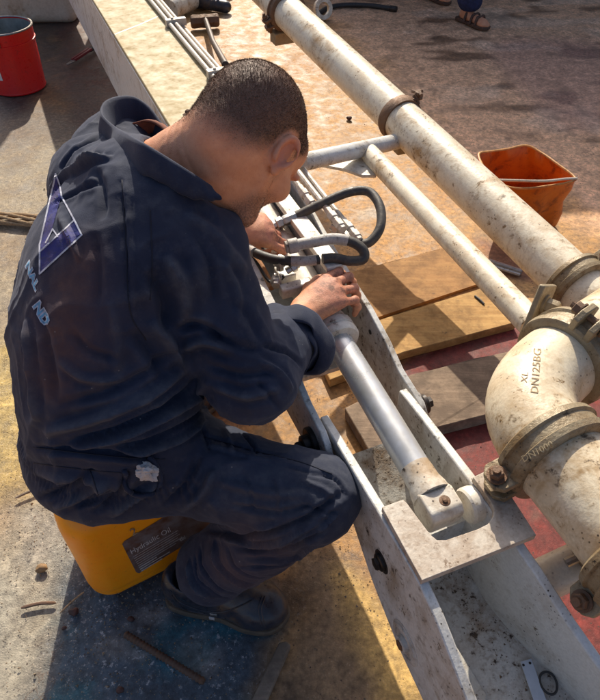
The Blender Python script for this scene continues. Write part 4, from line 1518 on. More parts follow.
# back: long folds from the waist to the armpit, and up the left side
for pts, a, w_ in [
    ([(45, 432), (90, 420), (140, 398), (185, 368)], 7, 11), ([(52, 448), (110, 432), (160, 408), (205, 372)], -7, 8),
    ([(70, 448), (125, 434), (175, 408), (212, 382)], 6, 9), ([(60, 405), (110, 390), (150, 370), (180, 345)], -5, 10),
    ([(100, 452), (150, 440), (190, 418), (215, 396)], -6, 7), ([(120, 455), (170, 442), (205, 420)], 6, 8),
    ([(28, 320), (35, 370), (40, 420)], 6, 12), ([(40, 300), (50, 350), (58, 400)], -4, 12),
    ([(130, 330), (150, 350), (165, 375)], -7, 14), ([(150, 320), (170, 345), (190, 372)], 5, 12),
    ([(122, 180), (126, 240), (130, 310)], -2.2, 5), ([(126, 180), (130, 240), (134, 310)], 1.5, 5),
    ([(60, 170), (75, 150), (100, 135)], -5, 9), ([(50, 190), (75, 170), (105, 155)], 5, 9), ([(55, 205), (78, 190), (100, 182)], -4, 8),
    ([(80, 165), (95, 160), (112, 158)], 4, 7), ([(95, 170), (103, 190), (104, 220)], -3.5, 9),
    ([(150, 270), (165, 300), (168, 330)], -8, 14), ([(165, 255), (182, 285), (188, 320)], 7, 14),
    ([(176, 330), (200, 325), (222, 340)], -6, 9), ([(180, 350), (205, 342), (235, 352)], 5, 9),
    # sleeve
    ([(185, 215), (215, 235), (245, 275)], 3, 14), ([(205, 330), (235, 345), (262, 352)], -4, 10), ([(205, 365), (240, 375), (275, 372)], -5, 9),
    ([(212, 385), (245, 396), (280, 388)], 5, 9), ([(262, 345), (285, 352), (300, 366)], -5, 7), ([(258, 360), (278, 372), (290, 390)], 5, 7), ([(255, 380), (270, 395), (278, 408)], -4, 6),
    ([(230, 300), (250, 320), (262, 345)], -3, 12), ([(190, 260), (200, 300), (205, 340)], 3, 16),
    # waist elastic and seat
    ([(36, 448), (80, 452), (130, 456), (160, 458)], -8, 8), ([(34, 470), (80, 478), (125, 486)], 5, 14),
    ([(40, 498), (65, 488), (95, 470)], -6, 8), ([(55, 508), (80, 495), (110, 478)], 6, 9), ([(95, 512), (118, 492), (130, 470)], -7, 8), ([(110, 515), (135, 495), (160, 480)], 6, 9),
    ([(75, 505), (100, 498), (120, 488)], -4, 6), ([(165, 505), (185, 485), (200, 455)], -6, 9), ([(180, 510), (205, 490), (215, 470)], 5, 10),
    # groin to knee
    ([(200, 425), (206, 440), (210, 452)], -4, 5), ([(204, 437), (225, 443), (258, 452), (300, 462)], -3.5, 4), ([(204, 444), (225, 450), (258, 459), (300, 468)], 3.0, 5),
    ([(240, 432), (252, 445), (258, 455)], -4, 4), ([(222, 428), (230, 444), (232, 455)], 3.5, 5),
    ([(262, 458), (300, 470), (335, 478)], -2.5, 5), ([(215, 480), (260, 492), (310, 496)], 3, 9), ([(230, 505), (275, 512), (320, 505)], -3.5, 7), ([(300, 480), (325, 490), (340, 505)], 2.5, 6),
    ([(318, 470), (338, 482), (346, 498)], -3, 5), ([(300, 505), (325, 512), (342, 512)], -3, 5), ([(240, 470), (250, 490), (252, 515)], -2.5, 6), ([(275, 478), (282, 495), (280, 515)], 2.5, 7),
    ([(60, 215), (72, 240), (80, 262)], 2.5, 7), ([(95, 230), (100, 270), (98, 310)], -2.5, 9), ([(110, 300), (118, 340), (115, 380)], 3, 10), ([(70, 330), (90, 350), (120, 360)], -3, 8),
    ([(60, 360), (85, 378), (125, 378)], 3, 8), ([(195, 235), (210, 265), (214, 300)], -3, 8), ([(222, 262), (236, 290), (240, 320)], 2.8, 8),
    # behind the knee
    ([(205, 530), (250, 533), (300, 520), (345, 492)], -9, 8), ([(235, 548), (280, 548), (325, 528)], -7, 7), ([(225, 540), (275, 540), (320, 522)], 6, 6),
    ([(245, 560), (285, 558), (320, 540)], 5, 6), ([(240, 566), (280, 564), (310, 552)], -6, 5), ([(290, 540), (320, 528), (340, 510)], 4, 5),
    ([(255, 526), (290, 522), (330, 500)], 4, 7),
    # lower leg rings
    ([(200, 545), (205, 570), (222, 590), (250, 596)], -6, 6), ([(214, 540), (220, 565), (240, 582), (270, 586)], 5.5, 6), ([(228, 545), (236, 565), (255, 576), (280, 576)], -5, 5),
    ([(190, 560), (196, 582), (215, 598)], 5, 6), ([(196, 555), (200, 578), (220, 596), (240, 600)], -4, 4),
]:
    stroke(pts, a * mmw * (2.4 if pts[0][0] < 200 else 1.9), w_ * mmw * .74)
# general slackness of the cloth
DISP += .0030 * vnoise(V * np.array((1, 1, .6)), 13, 5) + .0016 * vnoise(V, 34, 6) + .0011 * (.5 - np.abs(vnoise(V, 48, 17))) + .0006 * vnoise(V, 90, 7)
DISP += .0055 * (1 - np.abs(vnoise(V * np.array((1, 1, .75)), 8, 31))) ** 6 + .0026 * (1 - np.abs(vnoise(V, 19, 32))) ** 6
# gathered waistband: fine vertical pleats
wb = np.exp(-((V[:, 2] - (.505 + .10 * (V[:, 1] - .69))) / .020) ** 2) * (V[:, 0] < -.17)
thb = np.arctan2(V[:, 1] - .69, V[:, 0] + .335)
DISP += wb * .0022 * np.sin(thb * 95 + 2 * vnoise(V, 20, 8))
V = V + NV * DISP[:, None]
NV = vnormals(V, F)
m, nt, b = new_mat('navy_cotton')
co = geo_pos(nt)
n1 = noise(nt, co, 7, 7, .65, .4); n2 = noise(nt, co, 40, 7, .7); n3 = noise(nt, co, 700, 2, .5)
c = mix(nt, ramp(nt, n1, .35, .68), (.0150, .0200, .041), (.028, .036, .066))
c = mix(nt, ramp(nt, n2, .52, .78, 0, .40), c, (.085, .090, .108))
wr_n = nt.nodes.new('ShaderNodeVertexColor'); wr_n.layer_name = 'wear_pale'
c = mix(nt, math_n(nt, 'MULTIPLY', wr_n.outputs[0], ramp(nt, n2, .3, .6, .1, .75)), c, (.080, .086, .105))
db = nt.nodes.new('ShaderNodeVertexColor'); db.layer_name = 'dirt'
c = mix(nt, math_n(nt, 'MULTIPLY', db.outputs[0], ramp(nt, n2, .25, .7, .35, 1)), c, (.115, .055, .042))
vo = nd(nt, 'ShaderNodeTexVoronoi', Scale=60.0); nt.links.new(co, vo.inputs['Vector'])
c = mix(nt, math_n(nt, 'MULTIPLY', ramp(nt, vo.outputs['Distance'], .10, .05), ramp(nt, n2, .55, .62, 0, .6)), c, (.30, .28, .26))
nt.links.new(c, b.inputs['Base Color'])
b.inputs['Roughness'].default_value = .82
b.inputs['Sheen Weight'].default_value = .12
b.inputs['Sheen Roughness'].default_value = .45
b.inputs['Sheen Tint'].default_value = (.62, .68, .85, 1)
b.inputs['Specular IOR Level'].default_value = .25
bump(nt, b, math_n(nt, 'ADD', math_n(nt, 'MULTIPLY', n3, .8), n2), .35, .0016)
M['navy'] = m
dirt = np.zeros(len(V))
for (x, y, r, a) in ((70, 290, .05, .9), (62, 330, .06, .9), (45, 370, .05, .6), (80, 265, .04, .8), (55, 385, .03, .9), (55, 305, .05, .6), (260, 545, .07, .5), (230, 570, .06, .6), (300, 555, .05, .5)):
    p, n = hit_px(bv0, x, y)
    if p is not None:
        dd_ = np.linalg.norm(V - np.array(p), axis=1)
        dirt = np.maximum(dirt, a * np.exp(-(dd_ / r) ** 2))
wear_pale = np.clip((DISP - .003) / .011, 0, 1)
wear_pale = np.maximum(wear_pale, .5 * sstep(V[:, 0], -.22, -.10) * sstep(-V[:, 2], -.56, -.52))  # cloth set lighter by position over the thigh and lower leg
cover = mesh_np('coveralls', V, F, m, wk, {'dirt': dirt, 'wear_pale': wear_pale})
cbv2 = bvh_of(V, F)

# seams
M['seam'] = plain('navy_seam', (.010, .013, .026), .85, 0, .3, 200)
for arc_ in ([(122, 180), (126, 240), (130, 310), (146, 340)], [(204, 437), (225, 443), (258, 452), (300, 462), (332, 474)], [(33, 447), (80, 453), (130, 458), (165, 459)], [(34, 463), (80, 469), (124, 473)],
             [(150, 210), (152, 260), (150, 300)], [(90, 470), (100, 500), (104, 515)]):
    pp = []
    for x, y in [tuple(p) for p in spline([np.array(a) for a in arc_], 10)]:
        p, n = hit_px(cbv2, x, y)
        if p is not None and (not pp or np.linalg.norm(np.array(p) - pp[-1]) < .05):
            pp.append(np.array(p))
    if len(pp) > 5:
        mk('seam', MB().tube(pp, .0012, 6), M['seam'], wk, 180)

# collar: a folded band standing off the neck
rimx = [(210, 185, .905), (192, 173, .918), (165, 156, .926), (138, 140, .930), (114, 126, .928), (102, 114, .920), (104, 103, .912), (116, 97, .902), (134, 97, .892), (150, 108, .880), (163, 126, .868), (172, 140, .858)]
_cr = []
for i_, (x, y, z) in enumerate(rimx):
    p = P(x, y, z)
    if i_ < 6:                                  # the near half stands 3 cm off whatever it lies on
        for bt_ in (cbv2, skin_bvh):
            h_, n_ = hit_px(bt_, x, y)
            if h_ is not None:
                z2 = h_[2] + [.014, .022, .030, .034, .034, .030][i_]
                if z2 > p[2] and z2 < 1.0:
                    p = P(x, y, z2)
    _cr.append(p)
rim = spline(_cr, 8)
# closest approach of the cloth below gives the foot of the band
mb = MB()
rows = []
cen = C7 + FW * .05 + np.array((0, 0, .02))
nR = len(rim)
for i, p in enumerate(rim):
    t = i / (nR - 1)
    outw = p - cen; outw[2] = 0; outw = nrm(outw)
    edge = min(1, 6 * min(t, 1 - t) + .25)
    wob = .004 * math.sin(i * .55) + .003 * math.sin(i * 1.3 + 1)
    fl = .040 * edge
    rows.append([p - outw * .026 + np.array((0, 0, -.050 * edge)), p - outw * .014 + np.array((0, 0, -.022 * edge)), p - outw * .005 + np.array((0, 0, -.003)), p + outw * .002 + np.array((0, 0, .001)),
                 p + outw * (.010 + wob * .3) + np.array((0, 0, -.010)), p + outw * (.020 + wob * .6) + np.array((0, 0, -.026 * edge)), p + outw * (.027 + wob) + np.array((0, 0, -fl)), p + outw * (.022 + wob) + np.array((0, 0, -fl - .003)), p + outw * .012 + np.array((0, 0, -fl + .006))])
k = len(rows[0])
vs = [q for r in rows for q in r]
fs = [(i * k + j, i * k + j + 1, (i + 1) * k + j + 1, (i + 1) * k + j) for i in range(nR - 1) for j in range(k - 1)]
mb.add(vs, fs)
col_o = mk('collar', mb, M['navy'], wk, 180, 0, 2, 1)
so = col_o.modifiers.new('thick', 'SOLIDIFY'); so.thickness = .003; so.offset = 0
at_ = col_o.data.attributes.new('dirt', 'FLOAT_COLOR', 'POINT')
at_.data.foreach_set('color', [0.0, 0.0, 0.0, 1.0] * len(col_o.data.vertices))
# undershirt neckband showing inside the collar
M['shirt'] = plain('brown_undershirt', (.22, .085, .055), .85, 0, .3, 60)
mb = MB()
sp = spline([P(134, 126, .855), P(148, 123, .862), P(160, 127, .862), P(170, 136, .858), P(181, 145, .85)], 6)
vs = []
for p in sp:
    vs += [p + np.array((-.004, -.004, .006)), p + np.array((.004, -.002, .010)), p + np.array((.010, .004, .004)), p + np.array((.012, .006, -.02))]
mb.add(vs, [(i * 4 + j, i * 4 + j + 1, (i + 1) * 4 + j + 1, (i + 1) * 4 + j) for i in range(len(sp) - 1) for j in range(3)])
so = mk('undershirt', mb, M['shirt'], wk, 180, 0, 2, 1)
so.modifiers.new('thick', 'SOLIDIFY').thickness = .004

# rolled-open cuff on the right sleeve
mb = MB()
_cd = np.array((.75, -.25, -.55))
n_a = 40
u0 = nrm(np.cross(ad, UPV)); v0 = np.cross(u0, ad)
CUFF_A = math.atan2(np.dot(_cd, v0), np.dot(_cd, u0))
prof = [(-.030, .058), (-.012, .0575), (.008, .0585), (.030, .060), (.034, .0615), (.030, .0640), (.012, .0650), (-.008, .0640), (-.014, .0615)]
vs = []
for i in range(n_a):
    a = 2 * math.pi * i / n_a
    for j, (h_, r_) in enumerate(prof):
        flare = 1 + .10 * math.sin(2 * a + 1.0) + .06 * math.sin(5 * a + j * .4) + .05 * math.sin(9 * a + 1.7 * j) + (.45 if 2 <= j <= 7 else .15) * max(0, math.cos(a - CUFF_A)) ** 4
        vs.append(CUFF + ad * (h_ + .006 * math.sin(3 * a)) + (u0 * math.cos(a) + v0 * math.sin(a)) * r_ * flare)
k = len(prof)
mb.add(vs, [(i * k + j, i * k + j + 1, ((i + 1) % n_a) * k + j + 1, ((i + 1) % n_a) * k + j) for i in range(n_a) for j in range(k - 1)])
cf = mk('cuff', mb, M['navy'], wk, 180, 0, 2, 1)
cf.modifiers.new('thick', 'SOLIDIFY').thickness = .0025

# printed emblem and lettering on the back


def printed(name, col, worn):
    m, nt, b = new_mat(name)
    co = geo_pos(nt)
    n1 = noise(nt, co, 110, 5, .75); n2 = noise(nt, co, 25, 4, .6)
    w_ = math_n(nt, 'MULTIPLY', ramp(nt, n1, .50, .60), ramp(nt, n2, .35, .65, .25, 1))
    c = mix(nt, math_n(nt, 'MULTIPLY', w_, worn), col, (.024, .032, .066))
    c = mix(nt, ramp(nt, n2, .45, .7, 0, .35), c, (.10, .055, .045))
    nt.links.new(c, b.inputs['Base Color']); b.inputs['Roughness'].default_value = .75
    bump(nt, b, noise(nt, co, 700, 2, .5), .3, .001)
    return m


M['print_blue'] = printed('blue_print', (.016, .022, .17), .75)
M['print_white'] = printed('white_print', (.52, .54, .64), .6)
M['print_sky'] = printed('pale_blue_print', (.14, .38, .58), .6)
badge = [[(56, 175), (61, 198), (48, 244), (41, 250), (40.5, 245)], [(41, 252), (74, 221), (81, 234), (40, 273)], [(48, 241), (53, 229), (57, 236)]]
decal('emblem', badge[:2], cbv2, M['print_blue'], wk, .0006)


def line_px(pts, w_):
    out = []
    for (x0, y0), (x1, y1) in zip(pts[:-1], pts[1:]):
        d_ = np.array((x1 - x0, y1 - y0), float); L_ = np.linalg.norm(d_); d_ /= L_
        n_ = np.array((-d_[1], d_[0])) * w_ / 2
        e = d_ * w_ * .3
        out.append([(x0 - e[0] + n_[0], y0 - e[1] + n_[1]), (x1 + e[0] + n_[0], y1 + e[1] + n_[1]), (x1 + e[0] - n_[0], y1 + e[1] - n_[1]), (x0 - e[0] - n_[0], y0 - e[1] - n_[1])])
    return out


wl_ = line_px([(56, 174), (40, 245), (40, 274), (82, 235), (74, 219), (62, 197), (60, 185), (56, 174)], 1.6)
wl_ += line_px([(41, 251), (75, 220)], 1.4) + line_px([(46, 243), (53, 229), (58, 237)], 1.3)
decal('emblem_outline', wl_, cbv2, M['print_white'], wk, .0010, 2.5)
for body_, o_, r_, u_ in (('NAL', (25.5, 266), (5.2, 13.0), (5.5, -8.5)), ('ND', (33, 306), (7.4, 13.6), (9.5, -8.5))):
    text_px('lettering_outline', body_, o_, r_, u_, cbv2, M['print_white'], wk, .0007, .085, 2.0)
    text_px('lettering', body_, o_, r_, u_, cbv2, M['print_sky'], wk, .0011, .01, 2.0)
#text_px('faint_print', 'MB', (84, 237), (3.2, 6.0), (5, -3.4), cbv2, M['print_white'], wk, .0007, 0.0, 2.0)

# hip pocket with its mouth hanging open, and a wad of white paper in it
mb = MB()
lipx = [(124, 470), (128, 488), (140, 496), (153, 492), (160, 480), (156, 466), (148, 458)]
sp = []
for x, y in [tuple(p) for p in spline([np.array(a) for a in lipx], 6)]:
    p, n = hit_px(cbv2, x, y)
    if p is not None:
        sp.append(np.array(p) + np.array(n) * .003)
if len(sp) > 3:
    mb.tube(sp, .0042, 8)
    mk('pocket_lip', mb, M['navy'], wk, 180)
p, n = hit_px(cbv2, 146, 470)
if p is not None:
    pc_ = np.array(p) + np.array(n) * .004
    bm = bmesh.new()
    bmesh.ops.create_icosphere(bm, subdivisions=4, radius=1)
    for v in bm.verts:
        q = np.array(v.co)[None, :]
        r_ = 1 + .5 * vnoise(q, 1.6, 3)[0] + .35 * abs(vnoise(q, 3.5, 9)[0])
        v.co = Vector(tuple(pc_ + np.array((q[0][0] * .017, q[0][1] * .010, q[0][2] * .019)) * r_))
    me = bpy.data.meshes.new('paper_wad'); bm.to_mesh(me); bm.free()
    M['paper'] = plain('white_paper', (.45, .44, .44), .9, 0, .2, 40)
    pw = link('paper_wad', me, M['paper'])
    tag(pw, 'crumpled white paper stuffed in the worker\'s hip pocket', 'paper')

# ---- boots
m, nt, b = new_mat('black_boot_leather')
co = geo_pos(nt)
n1 = noise(nt, co, 30, 7, .7); n2 = noise(nt, co, 120, 5, .6)
c = mix(nt, ramp(nt, n1, .40, .66), (.016, .020, .032), (.040, .046, .060))
c = mix(nt, ramp(nt, noise(nt, co, 11, 6, .7), .50, .66, 0, .8), c, (.11, .072, .042))
nt.links.new(c, b.inputs['Base Color'])
nt.links.new(ramp(nt, n1, .3, .7, .2, .5), b.inputs['Roughness'])
bump(nt, b, n2, .3, .0012)
M['boot'] = m
M['sole'] = dirty('dusty_sole', (.10, .075, .052), (.20, .14, .09), (.03, .025, .02), .6, .4, .8, 2)
M['sock'] = plain('pale_sock', (.45, .52, .62), .9, 0, .2, 60)


def boot(heel, toe, ank, name='boot', cen_line=None):
    dv = nrm(toe - heel); sv_ = nrm(np.cross(dv, UPV))
    L = np.linalg.norm(toe - heel)
    fb = Field(np.minimum(heel, toe) - .14, np.maximum(heel, toe) + np.array((.14, .14, .24)), .0036)
    up = UPV

    def Q(x, y, z):
        return heel + dv * x + sv_ * y + up * z
    z0 = .0
    fb.ell(Q(.035, 0, .055), (dv, sv_, up), (.046, .038, .052), .02)
    fb.cap(Q(.04, 0, .04), Q(L - .06, .004, .035), .036, .043, .03)
    fb.ell(Q(L - .045, .004, .032), (dv, sv_, up), (.062, .050, .040), .03)
    fb.ell(Q(L * .50, 0, .060), (dv, sv_, up), (.075, .040, .045), .03)
    fb.ell(Q(.060, 0, .10), (dv, sv_, up), (.058, .045, .050), .03)
    fb.cap(Q(.058, 0, .10), Q(.058, 0, .20), .036, .038, .004, 'sub')
    fb.ell(Q(.058, 0, .165), (dv, sv_, up), (.10, .08, .045), .006, 'sub')
    fb.half(Q(0, 0, -.002), -UPV)
    V_, F_ = fb.mesh(2)
    N_ = vnormals(V_, F_)
    V_ = V_ + N_ * (.0022 * vnoise(V_, 28, 4) + .0010 * vnoise(V_, 70, 5))[:, None]
    o = mesh_np(name, V_, F_, M['boot'], wk)
    ol = []
    for x, y in [tuple(p) for p in spline([np.array(a) for a in ((-.012, 0), (.0, -.030), (.05, -.040), (.12, -.036), (L - .07, -.050), (L - .01, -.040), (L + .020, 0), (L - .01, .046), (L - .07, .054), (.12, .040), (.05, .040), (.0, .030))], 4, True)]:
        ol.append(Q(x, y, -.012))
    mk('sole', MB().prism(ol, (0, 0, .020)), M['sole'], o, 40, .003)
    # tongue, strap, buckle
    mk('strap', MB().tube(spline([Q(L * .50, .040, .045), Q(L * .50, .033, .085), Q(L * .50, 0, .105), Q(L * .5, -.033, .085), Q(L * .5, -.041, .045)], 5), .006, 8), M['boot'], o)
    bb = bvh_of(V_, F_)
    if cen_line:
        for arc_ in cen_line:
            pp = []
            for x, y in [tuple(p) for p in spline([np.array(a) for a in arc_], 6)]:
                p, n = hit_px(bb, x, y)
                if p is not None:
                    pp.append(np.array(p) + np.array(n) * .0004)
            if len(pp) > 3:
                mk('seam', MB().tube(pp, .0016, 6), M['boot'], o)
    return o, Q, L


hb = P(172, 594, .016); tb = P(281, 613, .016)
bo, Q, L = boot(hb, tb, ANK_R, cen_line=[[(262, 596), (258, 610), (262, 626)], [(265, 596), (261, 610), (265, 627)], [(170, 590), (180, 602), (200, 610), (222, 612), (240, 606), (252, 600)], [(172, 595), (182, 607), (202, 615), (225, 618)], [(205, 600), (206, 610), (203, 622)]])
mb = MB().box(Q(L * .46, .047, .052), (nrm(tb - hb), UPV, np.cross(nrm(tb - hb), UPV)), (.008, .005, .003))
mk('buckle', mb, M['bare_steel'], bo, 30, .001)
mk('tag', MB().box(Q(L * .44, .050, .035), (nrm(tb - hb), UPV, np.cross(nrm(tb - hb), UPV)), (.006, .006, .0015)), M['paper'], bo, 30, .001)
mk('sock', MB().lathe(Q(.058, 0, .06), UPV + np.array((.3, 0, 0)), [(0, .030), (.05, .032), (.10, .035)], 20), M['sock'], wk)
hb2 = np.array((-.36, 1.02, .016)); tb2 = np.array((-.26, 1.24, .016))
boot(hb2, tb2, ANK_L)
# ------------------------------------------------------------------ yellow can the worker sits on
d1 = nrm((.865, .50, 0)); d2 = nrm((-.50, .865, 0))
cc0 = P(104, 606, 0)
CAN_W, CAN_D, CAN_H = .320, .240, .345
can_c = cc0 + d1 * (CAN_W / 2 - .012) + d2 * (CAN_D / 2 - .012)
can = thing('jerry_can', can_c, 'yellow plastic oil can with a dark label, under the seated worker', 'can')
m, nt, b = new_mat('yellow_plastic')
co = geo_pos(nt)
n1 = noise(nt, co, 20, 7, .7); n2 = noise(nt, co, 90, 6, .7)
c = mix(nt, ramp(nt, n1, .35, .7), (1.0, .36, .002), (1.0, .31, .002))
c = mix(nt, ramp(nt, n2, .60, .75, 0, .6), c, (.32, .17, .03))
nt.links.new(c, b.inputs['Base Color'])
nt.links.new(ramp(nt, n1, .3, .7, .32, .5), b.inputs['Roughness'])
b.inputs['Subsurface Weight'].default_value = .15
b.inputs['Subsurface Scale'].default_value = .02
bump(nt, b, n2, .15, .002)
M['yellow'] = m
cf_ = Field(can_c - np.array((.24, .24, .02)), can_c + np.array((.24, .24, .44)), .005)
cf_.rbox(can_c + UPV * CAN_H / 2, (d1, d2, UPV), (CAN_W / 2, CAN_D / 2, CAN_H / 2), .058)
cf_.rbox(can_c + UPV * (CAN_H + .012), (d1, d2, UPV), (.06, .012, .02), .008, .02)
V_, F_ = cf_.mesh(2)
N_ = vnormals(V_, F_)
zl_ = V_[:, 2]
V_ = V_ + N_ * (.0018 * vnoise(V_, 9, 2) - .002 * np.exp(-((zl_ - .055) / .007) ** 2))[:, None]
V_[:, 2] = np.maximum(V_[:, 2], .0005)
mesh_np('can_body', V_, F_, M['yellow'], can)
can_bvh = bvh_of(V_, F_)
mk('cap', MB().lathe(can_c + d1 * .09 + UPV * (CAN_H - .002), UPV, [(0, .026), (.018, .026), (.020, .022)], 28), M['rubber'], can)
m, nt, b = new_mat('brown_label')
co = geo_pos(nt)
c = mix(nt, ramp(nt, noise(nt, co, 30, 5), .35, .65), (.20, .165, .155), (.12, .05, .025))
nt.links.new(c, b.inputs['Base Color']); b.inputs['Roughness'].default_value = .35
M['label'] = m
decal('label', [[(122, 544), (124, 541), (196, 497), (213, 523), (190, 541), (139, 573), (136, 572)]], can_bvh, M['label'], can, .0008, 4)
M['label_ink'] = plain('pale_ink', (.55, .50, .46), .6, 0, .2, 100)
text_px('label_lettering', 'Hydraulic Oil', (131, 554), (7.4, -4.3), (-3.0, -6.4), can_bvh, M['label_ink'], can, .0014, 0.0, 3)
for i in range(9):
    o_ = (132.8 + i * 1.05, 556.5 + i * 1.75)
    L_ = [52, 50, 52, 48, 51, 44, 20, 34, 24][i]
    decal('label_line', line_px([o_, (o_[0] + L_ * .86, o_[1] - L_ * .51)], .4 if i < 6 else .8), can_bvh, M['label_ink'], can, .0013, 4)
text_px('label_lettering', 'tbi', (180, 541), (5.4, -3.2), (-2.0, -4.4), can_bvh, M['label_ink'], can, .0014, .02, 3)
text_px('marker_digit', '2', (132, 536), (12, -7), (-5, -9), can_bvh, M['stamp'], can, .0012, .01, 3)

# ------------------------------------------------------------------ red pail
rc_ = P(20, 86, 0)
pail = thing('pail', rc_, 'red metal pail with wire handle lug near the left edge', 'bucket')
M['red_pail'] = dirty('red_pail_paint', (.74, .011, .012), (.62, .012, .010), (.20, .02, .015), .2, .15, .32, 1, 0, .08)
M['pail_inside'] = plain('pail_inside', (.30, .33, .32), .35, .3, .2, 20)
r0, r1, hh_ = .140, .153, .315
mk('shell', MB().lathe(rc_, UPV, [(.003, r0 - .01), (0, r0), (.006, r0 + .002), (.012, r0), (hh_ * .78, r1 - .004), (hh_ * .785, r1 + .001), (hh_ * .80, r1 + .001), (hh_ * .805, r1 - .003), (hh_ - .006, r1), (hh_ - .006, r1 - .006), (.012, r0 - .006)], 56), M['red_pail'], pail)
mk('rim', MB().lathe(rc_ + UPV * (hh_ - .004), UPV, [(-.004, r1 - .004), (-.004, r1 + .003), (0, r1 + .005), (.004, r1 + .003), (.004, r1 - .004), (0, r1 - .006)], 56, True), M['bare_steel'], pail)
mk('inner_wall', MB().lathe(rc_, UPV, [(.014, .002), (.014, r0 - .008), (hh_ - .010, r1 - .0075), (hh_ - .010, r1 - .0068), (.012, r0 - .007), (.012, .002)], 56, True), M['pail_inside'], pail)
lg = nrm(np.array((.10, -1, 0)))
lp = rc_ + lg * (r1 + .002) + UPV * hh_ * .84
mk('handle_lug', MB().lathe(lp, lg, [(0, .017), (.004, .017), (.010, .009), (.014, .008)], 20), M['bare_steel'], pail)
mk('wire_handle', MB().tube(spline([lp + lg * .012, lp + lg * .02 + np.array((-.015, 0, -.05)), lp + lg * .012 + np.array((-.06, .0, -.10)), rc_ + np.array((-.13, -.10, .14)), rc_ + np.array((-.175, -.02, .18))], 6), .0025, 8), M['bare_steel'], pail)
M['white_sticker'] = plain('white_sticker', (.75, .74, .72), .5, 0, .08)
mb = MB()
for a0, a1, z0, z1 in ((-112, -97, .085, .13), (-112, -99, .14, .155)):
    vs = []
    for i in range(7):
        a = D2R(a0 + (a1 - a0) * i / 6)
        for z in (z0, z1):
            r = np.interp(z, [0, hh_], [r0, r1]) + .001
            vs.append(rc_ + np.array((r * math.cos(a), r * math.sin(a), z)))
    mb.add(vs, [(2 * i, 2 * i + 2, 2 * i + 3, 2 * i + 1) for i in range(6)])
mk('sticker', mb, M['white_sticker'], pail)

# ------------------------------------------------------------------ tall cream steel leg behind the pail
blk = thing('outrigger_leg', P(40, 22, 0), 'blotchy cream steel block standing behind the red pail', 'block')
M['block'] = dirty('blotchy_cream_block', (.62, .54, .42), (.30, .17, .07), (.08, .05, .035), .62, .3, .65, .6)
bx0 = P(5, 26, 0); bx1 = P(77, 24, 0)
bdir = nrm(bx1 - bx0); bdp = np.array((-bdir[1], bdir[0], 0)); bL = np.linalg.norm(bx1 - bx0)
bf = Field(np.minimum(bx0, bx1) - .1, np.maximum(bx0, bx1) + np.array((.1, .6, 1.65)), .02)
bf.rbox((bx0 + bx1) / 2 - bdir * .03 + bdp * .22 + UPV * .78, (bdir, bdp, UPV), (bL / 2 + .03, .22, .77), .05)
V_, F_ = bf.mesh(1)
N_ = vnormals(V_, F_)
V_ = V_ + N_ * (.012 * vnoise(V_, 4, 3) + .006 * vnoise(V_, 11, 4))[:, None]
V_[:, 2] = np.maximum(V_[:, 2], .001)
mesh_np('casing', V_, F_, M['block'], blk)
mk('base_plate', MB().box((bx0 + bx1) / 2 - bdir * .03 + bdp * .22 + UPV * .008, (bdir, bdp, UPV), (bL / 2 - .0, .18, .008)), M['rust_steel'], blk, 30, .002)

# ------------------------------------------------------------------ tool, spray stub, rope, hammer, shoe
kn_ = thing('folding_knife', P(80, 55, 0), 'red handled cutter lying on the dark ground right of the pail', 'knife')
a_, b_ = P(68, 65, .012), P(90, 50, .012)
dv = nrm(b_ - a_); sv_ = np.cross(UPV, dv)
M['red_plastic'] = plain('dark_red_plastic', (.22, .02, .025), .4, 0, .2)
Lk = np.linalg.norm(b_ - a_)
for sg in (-1, 1):
    mk('handle_side', MB().prism([a_ + dv * x * Lk + sv_ * (y + sg * .010) for x, y in ((.25, -.006), (1, -.007), (1, .007), (.25, .006))], (0, 0, .014)), M['red_plastic'], kn_, 30, .002)
mk('blade', MB().prism([a_ + dv * x * Lk + sv_ * y for x, y in ((-.02, -.004), (.32, -.016), (.32, .016), (-.02, .010))], (0, 0, .006)), M['bare_steel'], kn_, 30, .001)
mk('grip_end', MB().tube(spline([b_, P(97, 46, .012), P(101, 43, .012)], 4), [.012] * 8 + [.007], 8), M['rubber'], kn_)
sb = thing('pipe_stub', P(113, 64, 0), 'small grey capped tube standing beside the cream girder', 'tube')
pb_ = P(113, 66, .03)
mk('stub_body', MB().lathe(pb_ + np.array((-.05, .20, .06)), nrm(np.array((.05, -.20, -.06))), [(0, .030), (.02, .034), (.12, .033), (.15, .022), (.21, .020)], 20), M['grey_paint'], sb)
mk('stub_cap', MB().lathe(pb_ - nrm(np.array((.05, -.20, -.06))) * .002, nrm(np.array((.05, -.20, -.06))), [(0, .024), (.025, .024), (.028, .020)], 20), M['white_sticker'], sb)
mk('stub_lever', MB().tube(spline([pb_ + np.array((-.03, .14, .06)), pb_ + np.array((.05, .16, .03)), pb_ + np.array((.08, .10, -.01))], 5), .012, 8), M['rubber'], sb)

rope = thing('rope', P(15, 216, 0), 'bundle of brown rope strands coming in from the left edge behind the worker', 'rope')
M['rope'] = plain('brown_jute', (.40, .27, .15), .9, 0, .4, 150, .5)
ra, rb = P(-40, 214, .03), P(90, 222, .03)
for k_i in range(7):
    ph = k_i * 2 * math.pi / 7
    pts = []
    for i in range(30):
        t = i / 29
        p = ra * (1 - t) + rb * t
        tw_ = ph + t * 4
        pts.append(p + np.array((.006 * math.sin(9 * t + ph), .017 * math.cos(tw_) + .012 * math.sin(5 * t + ph), .012 * math.sin(tw_) - .008)))
    mk('strand', MB().tube(pts, .0062, 8), M['rope'], rope)

